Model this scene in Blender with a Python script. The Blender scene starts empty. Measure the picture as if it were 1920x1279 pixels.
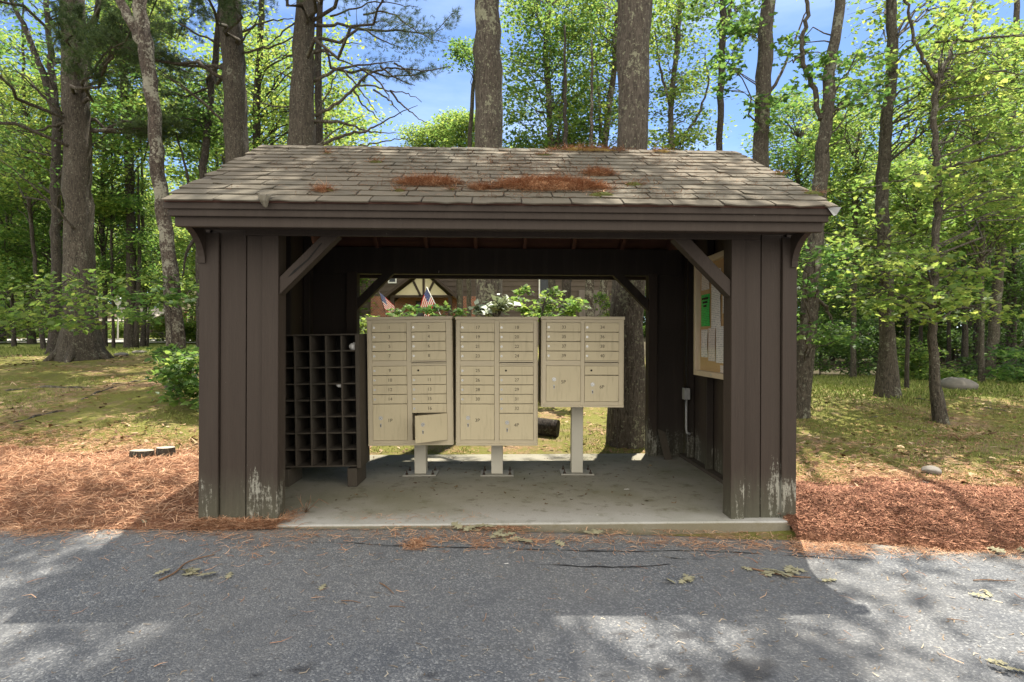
import bpy, math, random
import numpy as np
from mathutils import Vector, Matrix

S = bpy.context.scene
COL = S.collection
F = 1054.0            # focal length in photo pixels (photo 1920 wide)
CZ = 1.44             # eye height above the road
R = math.radians

# ------------------------------------------------------------------ camera, sky, sun, exposure
cam_d = bpy.data.cameras.new('camera')
cam_d.sensor_width = 36.0
cam_d.lens = 36.0 * F / 1920.0
cam_d.clip_start = 0.05
cam_d.clip_end = 2000
cam = bpy.data.objects.new('camera', cam_d)
cam.location = (0, 0, CZ)
cam.rotation_euler = (R(90), 0, 0)
COL.objects.link(cam)
S.camera = cam

SUNV = Vector((0.13, 0.34, 1.0)).normalized()
SUN_EL = math.asin(SUNV.z)
SUN_AZ = math.atan2(SUNV.x, SUNV.y)
world = bpy.data.worlds.new('World')
S.world = world
world.use_nodes = True
wn = world.node_tree
bg = wn.nodes['Background']
sky = wn.nodes.new('ShaderNodeTexSky')
sky.sky_type = 'NISHITA'
sky.sun_disc = False
sky.sun_elevation = SUN_EL
sky.sun_rotation = SUN_AZ
sky.air_density = 0.75
sky.dust_density = 0.15
sky.ozone_density = 4.5
tc = wn.nodes.new('ShaderNodeTexCoord')
mp = wn.nodes.new('ShaderNodeMapping')
mp.inputs['Scale'].default_value = (1.2, 1.2, 5.0)
cn = wn.nodes.new('ShaderNodeTexNoise')
cn.inputs['Scale'].default_value = 1.6
cn.inputs['Detail'].default_value = 6
cn.inputs['Roughness'].default_value = 0.55
# thin wisps in the blue to the south; a bright white bank, unseen behind the camera, added as neutral fill light
cr = wn.nodes.new('ShaderNodeValToRGB')
cr.color_ramp.elements[0].position = 0.50
cr.color_ramp.elements[0].color = (0, 0, 0, 1)
cr.color_ramp.elements[1].position = 0.80
cr.color_ramp.elements[1].color = (0.45, 0.45, 0.45, 1)
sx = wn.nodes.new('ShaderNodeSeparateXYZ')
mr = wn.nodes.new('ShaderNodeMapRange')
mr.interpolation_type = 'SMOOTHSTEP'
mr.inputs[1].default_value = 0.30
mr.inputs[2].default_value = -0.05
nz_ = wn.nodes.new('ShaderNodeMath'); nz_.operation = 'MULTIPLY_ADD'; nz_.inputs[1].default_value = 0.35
cm = wn.nodes.new('ShaderNodeMix')
cm.data_type = 'RGBA'
cm.inputs[7].default_value = (5.2, 6.0, 7.4, 1)
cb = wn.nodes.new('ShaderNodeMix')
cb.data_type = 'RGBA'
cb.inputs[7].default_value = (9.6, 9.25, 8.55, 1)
wn.links.new(tc.outputs['Generated'], mp.inputs[0])
wn.links.new(mp.outputs[0], cn.inputs['Vector'])
wn.links.new(cn.outputs[0], cr.inputs[0])
wn.links.new(cr.outputs[0], cm.inputs[0])
wn.links.new(sky.outputs[0], cm.inputs[6])
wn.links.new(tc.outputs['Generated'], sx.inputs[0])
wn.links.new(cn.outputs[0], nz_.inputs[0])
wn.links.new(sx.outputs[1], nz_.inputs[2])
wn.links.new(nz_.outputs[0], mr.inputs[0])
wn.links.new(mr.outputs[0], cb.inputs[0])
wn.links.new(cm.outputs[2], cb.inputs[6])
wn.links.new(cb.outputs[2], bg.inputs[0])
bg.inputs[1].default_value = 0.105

sun_d = bpy.data.lights.new('sun', 'SUN')
sun_d.energy = 5.0
sun_d.angle = R(0.53)
sun_d.color = (1.0, 0.93, 0.81)
sun = bpy.data.objects.new('sun', sun_d)
sun.rotation_euler = SUNV.to_track_quat('Z', 'Y').to_euler()
sun.location = (0, 10, 40)
COL.objects.link(sun)

S.view_settings.view_transform = 'Standard'
S.view_settings.look = 'None'
S.view_settings.exposure = 1.3
S.view_settings.gamma = 1.0
S.render.engine = 'CYCLES'
cy = S.cycles
cy.max_bounces = 7
cy.diffuse_bounces = 4
cy.glossy_bounces = 2
cy.transmission_bounces = 5
cy.transparent_max_bounces = 8
cy.use_denoising = True
cy.caustics_reflective = False
cy.caustics_refractive = False
cy.sample_clamp_indirect = 6.0

# ------------------------------------------------------------------ noise, terrain
def _hash(ix, iy, seed):
    h = (ix.astype(np.int64) * 374761393 + iy.astype(np.int64) * 668265263 + seed * 1442695041) & 0x7fffffff
    h = ((h ^ (h >> 13)) * 1274126177) & 0x7fffffff
    h = h ^ (h >> 16)
    return (h & 0xffff) / 65535.0

def vnoise(x, y, seed=0):
    x = np.asarray(x, float); y = np.asarray(y, float)
    ix = np.floor(x); iy = np.floor(y)
    fx = x - ix; fy = y - iy
    fx = fx * fx * (3 - 2 * fx); fy = fy * fy * (3 - 2 * fy)
    a = _hash(ix, iy, seed); b = _hash(ix + 1, iy, seed)
    c = _hash(ix, iy + 1, seed); d = _hash(ix + 1, iy + 1, seed)
    return (a * (1 - fx) + b * fx) * (1 - fy) + (c * (1 - fx) + d * fx) * fy

def fbm(x, y, seed=0, octv=4):
    s = 0; a = 0.5; t = 0
    for o in range(octv):
        s = s + a * vnoise(np.asarray(x) * 2 ** o, np.asarray(y) * 2 ** o, seed + o)
        t += a; a *= 0.5
    return s / t

def sstep(a, b, t):
    t = np.clip((np.asarray(t, float) - a) / (b - a), 0, 1)
    return t * t * (3 - 2 * t)

_LY = [2.0, 3.9, 4.4, 5.5, 8.5, 12.2, 20, 40, 90, 400]
_LZ = [0.0, 0.085, 0.15, 0.30, 0.74, 1.04, 1.24, 1.62, 3.2, 8.0]
_RY = [2.0, 3.7, 4.4, 5.5, 7.5, 9.0, 14, 20, 40, 90, 400]
_RZ = [0.0, 0.055, 0.14, 0.21, 0.31, 0.52, 0.46, 0.30, 0.25, 2.0, 8.0]
_CY = [2.0, 3.9, 6.6, 7.2, 9.0, 14, 20, 40, 90, 400]
_CZ = [0.0, 0.06, 0.085, 0.13, 0.26, 0.8, 1.1, 1.55, 3.0, 8.0]

def road_h(x, y):
    x = np.asarray(x, float); y = np.asarray(y, float)
    k = sstep(2.3, 4.1, y) * np.interp(x, [-6, -2, -0.3, 0.6, 1.9, 5], [0.10, 0.132, 0.122, 0.095, 0.052, 0.05])
    return k + 0.006 * (fbm(x * 0.9, y * 0.9, 5) - 0.5)

def road_edge(x):
    x = np.asarray(x, float)
    e = 3.92 - 0.13 * np.clip(x - 1.9, 0, 6) + 0.05 * np.clip(-2.0 - x, 0, 6)
    return e + 0.09 * (fbm(x * 1.3, x * 0 + 3.1, 11) - 0.5) + 0.05 * (fbm(x * 5, x * 0 + 7.1, 12) - 0.5)

def ground_h(x, y):
    x = np.asarray(x, float); y = np.asarray(y, float)
    s = np.maximum(1.0, y / 5.0)
    L = np.interp(y, _LY, _LZ); Rr = np.interp(y, _RY, _RZ); C = np.interp(y, _CY, _CZ)
    wl = sstep(-1.5, -3.1, x / s); wr = sstep(1.2, 2.7, x / s)
    h = C * (1 - wl - wr) + L * wl + Rr * wr
    bump = 0.05 * (fbm(x * 0.8, y * 0.8, 21) - 0.5) + 0.03 * (fbm(x * 2.7, y * 2.7, 22) - 0.5)
    bump = bump * sstep(3.9, 5.0, y) * (1 - 0.8 * ((np.abs(x) < 2.4) & (y < 7.0)))
    return h + bump

def P(px, py, d):
    return Vector(((px - 960) / F * d, d, CZ - (py - 640) / F * d))

def G(px, py, road=False):
    """where the sight line through a photo pixel meets the ground"""
    fn = road_h if road else ground_h
    ds = np.linspace(1.2, 60, 6000)
    x = (px - 960) / F * ds
    z = CZ - (py - 640) / F * ds
    g = fn(x, ds)
    k = int(np.argmax(z <= g))
    return Vector((float(x[k]), float(ds[k]), float(g[k])))

def gz(x, y):
    return float(ground_h(np.array([x]), np.array([y]))[0])

def rz_(x, y):
    return float(road_h(np.array([x]), np.array([y]))[0])

# ------------------------------------------------------------------ mesh builder
class Geo:
    def __init__(s):
        s.V = []; s.n = 0; s.Fc = []
    def add(s, verts, faces, mi=0, smooth=False):
        verts = np.asarray(verts, float).reshape(-1, 3)
        faces = np.asarray(faces, np.int64)
        s.V.append(verts); s.Fc.append((faces + s.n, mi, smooth)); s.n += len(verts)
    def box(s, x0, x1, y0, y1, z0, z1, mi=0, M=None):
        v = np.array([(x, y, z) for z in (z0, z1) for y in (y0, y1) for x in (x0, x1)], float)
        if M is not None:
            v = np.array([tuple(M @ Vector(p)) for p in v])
        f = [(0, 2, 3, 1), (4, 5, 7, 6), (0, 1, 5, 4), (2, 6, 7, 3), (0, 4, 6, 2), (1, 3, 7, 5)]
        s.add(v, f, mi)
    def prism(s, prof, a, b, axis='x', mi=0):
        """closed 2-D profile swept along an axis from a to b (profile wound either way)"""
        prof = np.asarray(prof, float); n = len(prof)
        def mk(t):
            if axis == 'x': return [(t, p[0], p[1]) for p in prof]
            if axis == 'y': return [(p[0], t, p[1]) for p in prof]
            return [(p[0], p[1], t) for p in prof]
        v = mk(a) + mk(b)
        s.add(v, [(i, (i + 1) % n, n + (i + 1) % n, n + i) for i in range(n)], mi)
        base = s.n - 2 * n
        s.Fc.append((np.array([[base + i for i in range(n)]]), mi, False))
        s.Fc.append((np.array([[base + n + i for i in range(n)][::-1]]), mi, False))
    def tube(s, pts, rad, n=8, mi=0, cap=True, rough=0.0, rng=None, flare=None):
        pts = np.asarray([tuple(p) for p in pts], float); m = len(pts)
        rad = np.broadcast_to(np.asarray(rad, float), (m,))
        T = np.gradient(pts, axis=0)
        T /= np.linalg.norm(T, axis=1)[:, None] + 1e-9
        ref = np.array([0.0, 1.0, 0.0]) if abs(T[0][1]) < 0.8 else np.array([1.0, 0, 0])
        U = np.cross(T, ref); U /= np.linalg.norm(U, axis=1)[:, None] + 1e-9
        W = np.cross(T, U)
        a = np.linspace(0, 2 * np.pi, n, endpoint=False)
        rr = np.repeat(rad[:, None], n, 1)
        if rough > 0 and rng is not None:
            low = rng.normal(0, 1, (max(2, m // 3 + 2), n))
            xi = np.linspace(0, len(low) - 1, m)
            lo = np.floor(xi).astype(int).clip(0, len(low) - 2); fr = (xi - lo)[:, None]
            rr = rr * (1 + rough * (low[lo] * (1 - fr) + low[lo + 1] * fr) + 0.35 * rough * rng.normal(0, 1, (m, n)))
        v = pts[:, None, :] + rr[:, :, None] * (np.cos(a)[None, :, None] * U[:, None, :] + np.sin(a)[None, :, None] * W[:, None, :])
        idx = np.arange(m * n).reshape(m, n)
        nx = np.roll(idx, -1, 1)
        q = np.stack([idx[:-1], nx[:-1], nx[1:], idx[1:]], -1).reshape(-1, 4)
        b0 = s.n
        s.add(v.reshape(-1, 3), q, mi, True)
        if cap:
            s.Fc.append((np.array([b0 + idx[0][::-1]]), mi, False))
            s.Fc.append((np.array([b0 + idx[-1]]), mi, False))
    def cyl(s, c, r, h, axis='z', n=16, mi=0):
        c = Vector(c); d = {'x': Vector((1, 0, 0)), 'y': Vector((0, 1, 0)), 'z': Vector((0, 0, 1))}[axis]
        s.tube([c, c + d * h * 0.5, c + d * h], r, n, mi)
    def mesh(s, name, mats):
        me = bpy.data.meshes.new(name)
        V = np.concatenate(s.V) if s.V else np.zeros((0, 3))
        tot = []; loops = []; mi = []; sm = []
        for f, m_, sh in s.Fc:
            f = np.asarray(f)
            loops.append(f.reshape(-1)); tot.append(np.full(len(f), f.shape[1])); mi.append(np.full(len(f), m_)); sm.append(np.full(len(f), sh))
        loops = np.concatenate(loops); tot = np.concatenate(tot); mi = np.concatenate(mi); sm = np.concatenate(sm)
        me.vertices.add(len(V)); me.vertices.foreach_set('co', V.astype(np.float32).ravel())
        me.loops.add(len(loops)); me.loops.foreach_set('vertex_index', loops.astype(np.int32))
        me.polygons.add(len(tot))
        st = np.concatenate([[0], np.cumsum(tot)[:-1]])
        me.polygons.foreach_set('loop_start', st.astype(np.int32))
        me.polygons.foreach_set('loop_total', tot.astype(np.int32))
        for m_ in (mats if isinstance(mats, (list, tuple)) else [mats]):
            me.materials.append(m_)
        me.polygons.foreach_set('material_index', mi.astype(np.int32))
        me.polygons.foreach_set('use_smooth', sm.astype(bool))
        me.update(calc_edges=True)
        me.validate()
        return me
    def obj(s, name, mats, parent=None, bevel=0, loc=None, fix=False):
        o = bpy.data.objects.new(name, s.mesh(name, mats))
        COL.objects.link(o)
        if parent is not None: o.parent = parent
        if loc is not None: o.location = loc
        if fix:
            import bmesh
            bm = bmesh.new(); bm.from_mesh(o.data); bmesh.ops.recalc_face_normals(bm, faces=bm.faces); bm.to_mesh(o.data); bm.free()
        if bevel:
            b = o.modifiers.new('edge', 'BEVEL'); b.width = bevel; b.segments = 2; b.limit_method = 'ANGLE'; b.angle_limit = R(40)
        return o

def tag(o, label, cat, group=None, kind=None):
    o['label'] = label; o['category'] = cat
    if group: o['group'] = group
    if kind: o['kind'] = kind
    return o

def thing(name, label, cat, loc=(0, 0, 0), rz=0, group=None):
    o = bpy.data.objects.new(name, None)
    o.empty_display_size = 0.2
    COL.objects.link(o)
    o.location = loc; o.rotation_euler = (0, 0, rz)
    return tag(o, label, cat, group)

def struct(o):
    o['kind'] = 'structure'
    return o

# ------------------------------------------------------------------ materials
class M_:
    def __init__(s, name, rough=0.8):
        s.m = bpy.data.materials.new(name); s.m.use_nodes = True
        s.t = s.m.node_tree; s.p = s.t.nodes['Principled BSDF']
        s.p.inputs['Roughness'].default_value = rough
        s.p.inputs['Specular IOR Level'].default_value = 0.3
        s._c = None
    def n(s, typ): return s.t.nodes.new('ShaderNode' + typ)
    def ln(s, a, b): s.t.links.new(a, b)
    def co(s, scale=(1, 1, 1), out='Object'):
        if s._c is None: s._c = s.n('TexCoord')
        mpn = s.n('Mapping'); mpn.inputs['Scale'].default_value = scale
        s.ln(s._c.outputs[out], mpn.inputs[0]); return mpn.outputs[0]
    def noise(s, scale, detail=4, rough=0.55, vec=None, dist=0.0):
        q = s.n('TexNoise'); q.inputs['Scale'].default_value = scale; q.inputs['Detail'].default_value = detail
        q.inputs['Roughness'].default_value = rough; q.inputs['Distortion'].default_value = dist
        s.ln(vec if vec is not None else s.co(), q.inputs['Vector']); return q.outputs[0]
    def voro(s, scale, vec=None, feature='F1', out='Distance'):
        q = s.n('TexVoronoi'); q.inputs['Scale'].default_value = scale; q.feature = feature
        s.ln(vec if vec is not None else s.co(), q.inputs['Vector']); return q.outputs[out]
    def ramp(s, fac, stops):
        q = s.n('ValToRGB'); e = q.color_ramp.elements
        while len(e) < len(stops): e.new(0.5)
        for k, (p, c) in enumerate(stops):
            e[k].position = p
            e[k].color = (c, c, c, 1) if not isinstance(c, (tuple, list)) else (*c, 1)
        s.ln(fac, q.inputs[0]); return q.outputs[0]
    def mix(s, fac, a, b, mode='MIX'):
        q = s.n('Mix'); q.data_type = 'RGBA'; q.blend_type = mode
        for sock, v in ((q.inputs[0], fac), (q.inputs[6], a), (q.inputs[7], b)):
            if hasattr(v, 'is_output'): s.ln(v, sock)
            elif isinstance(v, (tuple, list)): sock.default_value = (*v, 1)
            else: sock.default_value = v
        return q.outputs[2]
    def math(s, op, a, b=0.0):
        q = s.n('Math'); q.operation = op
        for sock, v in ((q.inputs[0], a), (q.inputs[1], b)):
            if hasattr(v, 'is_output'): s.ln(v, sock)
            else: sock.default_value = v
        return q.outputs[0]
    def sep(s, vec):
        q = s.n('SeparateXYZ'); s.ln(vec, q.inputs[0]); return q.outputs
    def attr(s, name):
        q = s.n('Attribute'); q.attribute_name = name; return q.outputs['Fac']
    def island(s): return s.n('NewGeometry').outputs['Random Per Island']
    def base(s, c):
        if hasattr(c, 'is_output'): s.ln(c, s.p.inputs['Base Color'])
        else: s.p.inputs['Base Color'].default_value = (*c, 1)
    def rough(s, c): s.ln(c, s.p.inputs['Roughness'])
    def bump(s, h, strength=0.5, dist=0.01):
        q = s.n('Bump'); q.inputs['Strength'].default_value = strength; q.inputs['Distance'].default_value = dist
        s.ln(h, q.inputs['Height']); s.ln(q.outputs[0], s.p.inputs['Normal'])

def plain(name, c, rough=0.7, var=0.12, scale=12, metal=0.0, bump=0.0):
    q = M_(name, rough)
    n = q.noise(scale, 5)
    q.base(q.mix(n, tuple(x * (1 - var) for x in c), tuple(min(1, x * (1 + var)) for x in c)))
    q.p.inputs['Metallic'].default_value = metal
    if bump: q.bump(n, bump, 0.01)
    return q.m

def leaf_mat(name, stops, trans=0.5, tcol=1.25, gloss=0.05):
    q = M_(name)
    t = q.t; t.nodes.remove(q.p)
    isl = q.island()
    oi = q.n('ObjectInfo').outputs['Random']
    f = q.math('ADD', q.math('MULTIPLY', isl, 0.8), q.math('MULTIPLY', oi, 0.2))
    c = q.ramp(f, stops)
    d = q.n('BsdfDiffuse'); q.ln(c, d.inputs[0])
    tr = q.n('BsdfTranslucent')
    q.ln(q.mix(1.0, c, (1.22 * tcol, 1.09 * tcol, 1.15 * tcol), 'MULTIPLY'), tr.inputs[0])
    mx = q.n('MixShader'); mx.inputs[0].default_value = trans
    q.ln(d.outputs[0], mx.inputs[1]); q.ln(tr.outputs[0], mx.inputs[2])
    gl = q.n('BsdfGlossy'); gl.inputs['Roughness'].default_value = 0.55; gl.inputs[0].default_value = (1, 1, 1, 1)
    m2 = q.n('MixShader'); m2.inputs[0].default_value = gloss
    q.ln(mx.outputs[0], m2.inputs[1]); q.ln(gl.outputs[0], m2.inputs[2])
    q.ln(m2.outputs[0], t.nodes['Material Output'].inputs[0])
    return q.m

def bark(name, c0, c1, lich, amount, vscale=0.22, sc=26):
    q = M_(name, 0.9)
    v = q.co((1, 1, vscale))
    fur = q.noise(sc, 7, 0.62, v, 1.6)
    fur2 = q.noise(sc * 2.3, 5, 0.7, v, 0.8)
    fine = q.noise(120, 3, 0.7)
    mac = q.noise(1.3, 4, 0.6, q.co((1, 1, 0.5)))
    h = q.math('ADD', q.math('MULTIPLY', fur, 1.0), q.math('ADD', q.math('MULTIPLY', fur2, 0.5), q.math('MULTIPLY', fine, 0.25)))
    ridge = q.ramp(q.math('ADD', q.math('MULTIPLY', fur, 0.65), q.math('MULTIPLY', fur2, 0.35)), [(0.40, 0.0), (0.62, 1.0)])
    c = q.mix(ridge, tuple(x * 0.42 for x in c0), tuple(x * 1.12 for x in c1))
    c = q.mix(q.math('MULTIPLY', fine, 0.5), c, c0)
    c = q.mix(q.ramp(mac, [(0.40, 0.0), (0.68, 0.55)]), c, tuple(x * 0.8 for x in c0))
    lm = q.noise(3.4, 5, 0.65, q.co((1, 1, 0.75)))
    lm2 = q.noise(24, 4, 0.7)
    mask = q.ramp(q.math('ADD', q.math('MULTIPLY', lm, 0.6), q.math('MULTIPLY', lm2, 0.4)), [(0.60 - amount, 0.0), (0.645 - amount, 0.85)])
    c = q.mix(mask, c, q.mix(lm2, tuple(x * 0.65 for x in lich), lich))
    spot = q.ramp(q.noise(30, 3, 0.6), [(0.60, 0.0), (0.66, 0.7)])
    c = q.mix(spot, c, tuple(x * 0.8 for x in lich))
    q.base(c); q.bump(h, 1.0, 0.035)
    return q.m

# paint on the shelter: dark brown, peeling to grey wood and pale lichen near the ground
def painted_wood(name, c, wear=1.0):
    q = M_(name, 0.72)
    grain = q.noise(18, 6, 0.6, q.co((6, 6, 0.35)))
    big = q.noise(1.7, 3)
    col = q.mix(grain, tuple(x * 0.62 for x in c), tuple(x * 1.35 for x in c))
    col = q.mix(q.island(), col, q.mix(0.6, col, (0.044, 0.032, 0.024)))
    fade = q.ramp(q.noise(3.0, 5, 0.65, q.co((3, 3, 0.18))), [(0.48, 0.0), (0.72, 0.55)])
    col = q.mix(fade, col, (0.055, 0.041, 0.031))
    col = q.mix(q.math('MULTIPLY', big, 0.35), col, (0.047, 0.035, 0.027))
    z = q.sep(q.co())[2]
    low = q.n('MapRange'); low.inputs[1].default_value = 0.62; low.inputs[2].default_value = 0.0
    low.inputs[3].default_value = 0.0; low.inputs[4].default_value = 1.0
    q.ln(z, low.inputs[0])
    lowv = low.outputs[0]
    streak = q.noise(7.5, 6, 0.65, q.co((3.2, 3.2, 0.5)))
    sp = q.math('ADD', q.math('MULTIPLY', q.noise(44, 5, 0.75, q.co((1, 1, 0.9))), 0.5), q.math('MULTIPLY', q.noise(30, 5, 0.75, q.co((2.2, 2.2, 0.22))), 0.5))
    # green-grey damp film rising from the ground
    film = q.math('MULTIPLY', q.ramp(q.math('ADD', q.math('MULTIPLY', lowv, 0.75), q.math('MULTIPLY', streak, 0.4)), [(0.5, 0.0), (0.95, 1.0)]), 0.8 * wear)
    col = q.mix(film, col, q.mix(sp, (0.045, 0.048, 0.03), (0.13, 0.125, 0.09)))
    # pale lichen and bare wood flakes
    patch = q.noise(2.6, 2, 0.5, q.co((1.6, 1.6, 0.35)))
    m = q.math('ADD', q.math('MULTIPLY', lowv, 0.20), q.math('ADD', q.math('MULTIPLY', sp, 0.42), q.math('ADD', q.math('MULTIPLY', streak, 0.30), q.math('MULTIPLY', patch, 0.34))))
    m = q.math('MULTIPLY', m, q.ramp(lowv, [(0.0, 0.5), (0.25, 0.98), (0.6, 1.0), (1.0, 0.88)]))
    flake = q.math('MULTIPLY', q.ramp(m, [(0.670, 0.0), (0.71, 1.0)]), wear)
    col = q.mix(flake, col, q.mix(grain, (0.17, 0.165, 0.13), (0.36, 0.35, 0.30)))
    # small chips anywhere
    chip = q.ramp(q.noise(30, 2, 0.5, q.co((1.5, 1.5, 0.35))), [(0.79, 0.0), (0.80, 1.0)])
    col = q.mix(q.math('MULTIPLY', chip, wear), col, (0.34, 0.30, 0.26))
    q.base(col); q.bump(grain, 0.35, 0.006)
    return q.m

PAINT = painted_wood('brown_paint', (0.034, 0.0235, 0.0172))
PAINT_SHADED = painted_wood('brown_paint_shaded', (0.018, 0.014, 0.0115), 0.7)  # same brown paint darkened, the shelter's inner shade put into the colour
RED_WOOD = plain('bare_rafter_wood', (0.11, 0.05, 0.035), 0.8, 0.3, 9)
OLD_WOOD = M_('old_grey_wood', 0.85)
_g = OLD_WOOD.noise(20, 6, 0.65, OLD_WOOD.co((5, 5, 0.6)))
_b = OLD_WOOD.noise(2.0, 3)
OLD_WOOD.base(OLD_WOOD.mix(_b, OLD_WOOD.mix(_g, (0.04, 0.028, 0.02), (0.10, 0.075, 0.055)), OLD_WOOD.mix(_g, (0.028, 0.025, 0.018), (0.08, 0.078, 0.06))))
OLD_WOOD.bump(_g, 0.4, 0.005); OLD_WOOD = OLD_WOOD.m

# shingles
q = M_('shingle_granules', 0.95)
isl = q.island()
gr = q.noise(210, 3, 0.7); med = q.noise(5.5, 5, 0.6); lo = q.noise(1.1, 3)
c = q.mix(isl, (0.100, 0.080, 0.055), (0.180, 0.147, 0.104))
c = q.mix(q.math('MULTIPLY', med, 0.6), c, (0.150, 0.135, 0.094))
c = q.mix(q.ramp(lo, [(0.45, 0.0), (0.75, 0.55)]), c, (0.115, 0.112, 0.082))
c = q.mix(q.math('MULTIPLY', gr, 0.55), c, (0.09, 0.08, 0.07))
q.base(c); q.bump(gr, 0.6, 0.004); SHINGLE = q.m
DECKTOP = plain('felt_underlay', (0.06, 0.05, 0.04), 1.0, 0.3, 30)

# concrete slab
q = M_('weathered_concrete', 0.9)
ag = q.noise(85, 5, 0.85); v2 = q.voro(120); md = q.noise(2.2, 6, 0.6); dirt = q.noise(7, 6, 0.7)
c = q.mix(ag, (0.19, 0.182, 0.16), (0.43, 0.41, 0.37))
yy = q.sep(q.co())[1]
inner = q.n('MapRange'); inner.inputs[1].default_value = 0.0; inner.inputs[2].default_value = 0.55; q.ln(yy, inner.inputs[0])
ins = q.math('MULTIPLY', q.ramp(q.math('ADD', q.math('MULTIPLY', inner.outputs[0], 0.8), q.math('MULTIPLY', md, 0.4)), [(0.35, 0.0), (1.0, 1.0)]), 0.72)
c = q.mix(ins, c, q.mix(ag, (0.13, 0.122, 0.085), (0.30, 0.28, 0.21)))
c = q.mix(q.ramp(dirt, [(0.54, 0.0), (0.66, 0.7)]), c, (0.11, 0.10, 0.06))
c = q.mix(q.ramp(q.noise(1.1, 4, 0.6), [(0.45, 0.0), (0.62, 0.5)]), c, (0.15, 0.145, 0.085))
c = q.mix(q.ramp(q.noise(60, 2), [(0.70, 0.0), (0.73, 0.8)]), c, (0.05, 0.045, 0.035))
wash = q.n('MapRange'); wash.inputs[1].default_value = 0.20; wash.inputs[2].default_value = 0.0; q.ln(yy, wash.inputs[0])
zz = q.sep(q.co())[2]
topm = q.math('GREATER_THAN', zz, -0.012)
c = q.mix(q.math('MULTIPLY', q.math('MULTIPLY', q.math('MULTIPLY', wash.outputs[0], 0.38), topm), q.math('ADD', 0.4, q.math('MULTIPLY', ag, 0.8))), c, (0.50, 0.50, 0.48))
face = q.math('MULTIPLY', q.math('LESS_THAN', zz, -0.010), 0.75)
c = q.mix(face, c, q.mix(q.math('ADD', q.math('MULTIPLY', ag, 0.6), q.math('MULTIPLY', dirt, 0.4)), (0.075, 0.065, 0.035), (0.26, 0.225, 0.15)))
q.base(c); q.bump(q.math('ADD', ag, q.math('MULTIPLY', v2, 0.6)), 0.5, 0.004); CONCRETE = q.m

# asphalt
q = M_('old_asphalt', 0.88)
st = q.voro(115, None, 'F1', 'Color'); sd = q.voro(115); ag = q.noise(190, 3, 0.7); big = q.noise(0.9, 5, 0.6); med = q.noise(6, 5, 0.65)
sv = q.sep(st)[0]
c = q.mix(ag, (0.060, 0.066, 0.076), (0.140, 0.147, 0.158))
c = q.mix(q.ramp(sv, [(0.55, 0.0), (0.62, 0.45), (0.93, 0.5), (0.95, 1.0)]), c, q.mix(sv, (0.13, 0.137, 0.147), (0.27, 0.275, 0.275)))
c = q.mix(q.ramp(big, [(0.35, 0.0), (0.7, 0.5)]), c, (0.175, 0.17, 0.16))
c = q.mix(q.ramp(q.noise(2.3, 6, 0.7, None, 1.0), [(0.50, 0.0), (0.68, 0.45)]), c, (0.075, 0.08, 0.09))
c = q.mix(q.ramp(q.noise(14, 5, 0.7), [(0.62, 0.0), (0.72, 0.5)]), c, (0.19, 0.175, 0.145))
c = q.mix(q.ramp(med, [(0.58, 0.0), (0.75, 0.3)]), c, (0.06, 0.065, 0.07))
edge = q.attr('edge')
c = q.mix(q.math('MULTIPLY', edge, q.math('ADD', 0.35, q.math('MULTIPLY', med, 0.7))), c, (0.24, 0.21, 0.17))
stn = q.attr('stain')
c = q.mix(q.math('MULTIPLY', stn, 0.75), c, (0.03, 0.03, 0.033))
q.base(c); q.bump(q.math('ADD', q.math('MULTIPLY', sd, -1.0), q.math('MULTIPLY', ag, 0.7)), 0.75, 0.006); ASPHALT = q.m
CRACK = plain('crack_black', (0.018, 0.018, 0.02), 1.0, 0.4, 60)

# woodland ground: moss, needles, bare dirt; attributes say where grass and bare litter prevail
q = M_('moss_and_needles', 0.95)
n1 = q.noise(0.9, 6, 0.62); n2 = q.noise(5.5, 6, 0.68, None, 0.4); n3 = q.noise(38, 4, 0.7); n4 = q.noise(120, 3, 0.7, q.co((1, 2.4, 1)))
moss = q.mix(n3, (0.075, 0.085, 0.014), (0.27, 0.255, 0.055))
need = q.mix(n4, (0.12, 0.078, 0.04), (0.44, 0.30, 0.17))
dirt = q.mix(n3, (0.07, 0.05, 0.033), (0.25, 0.19, 0.13))
f = q.math('ADD', q.math('MULTIPLY', n1, 0.55), q.math('MULTIPLY', n2, 0.45))
c = q.mix(q.ramp(f, [(0.49, 0.0), (0.60, 1.0)]), moss, need)
c = q.mix(q.ramp(n2, [(0.60, 0.0), (0.72, 0.7)]), c, dirt)
ga = q.attr('grass')
grs = q.mix(n3, (0.10, 0.14, 0.025), (0.26, 0.30, 0.07))
c = q.mix(q.math('MULTIPLY', ga, q.ramp(n2, [(0.3, 1.0), (0.75, 0.55)])), c, grs)
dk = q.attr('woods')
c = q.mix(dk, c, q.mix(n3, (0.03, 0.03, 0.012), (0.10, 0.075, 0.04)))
q.base(c); q.bump(q.math('ADD', n3, q.math('MULTIPLY', n4, 0.8)), 0.8, 0.03); GROUND = q.m

q = M_('needle_mulch', 0.95)
n2 = q.noise(4, 6, 0.65); n3 = q.noise(55, 5, 0.75, q.co((1, 1.6, 1)), 0.6); n4 = q.noise(160, 3, 0.7)
c = q.mix(q.ramp(n3, [(0.3, 0.0), (0.72, 1.0)]), (0.14, 0.055, 0.028), (0.46, 0.23, 0.13))
c = q.mix(q.ramp(n2, [(0.45, 0.0), (0.7, 0.6)]), c, (0.36, 0.19, 0.10))
c = q.mix(q.math('MULTIPLY', n4, 0.5), c, (0.14, 0.05, 0.03))
q.base(c); q.bump(q.math('ADD', n3, q.math('MULTIPLY', n4, 0.6)), 1.0, 0.03); MULCH = q.m

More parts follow.
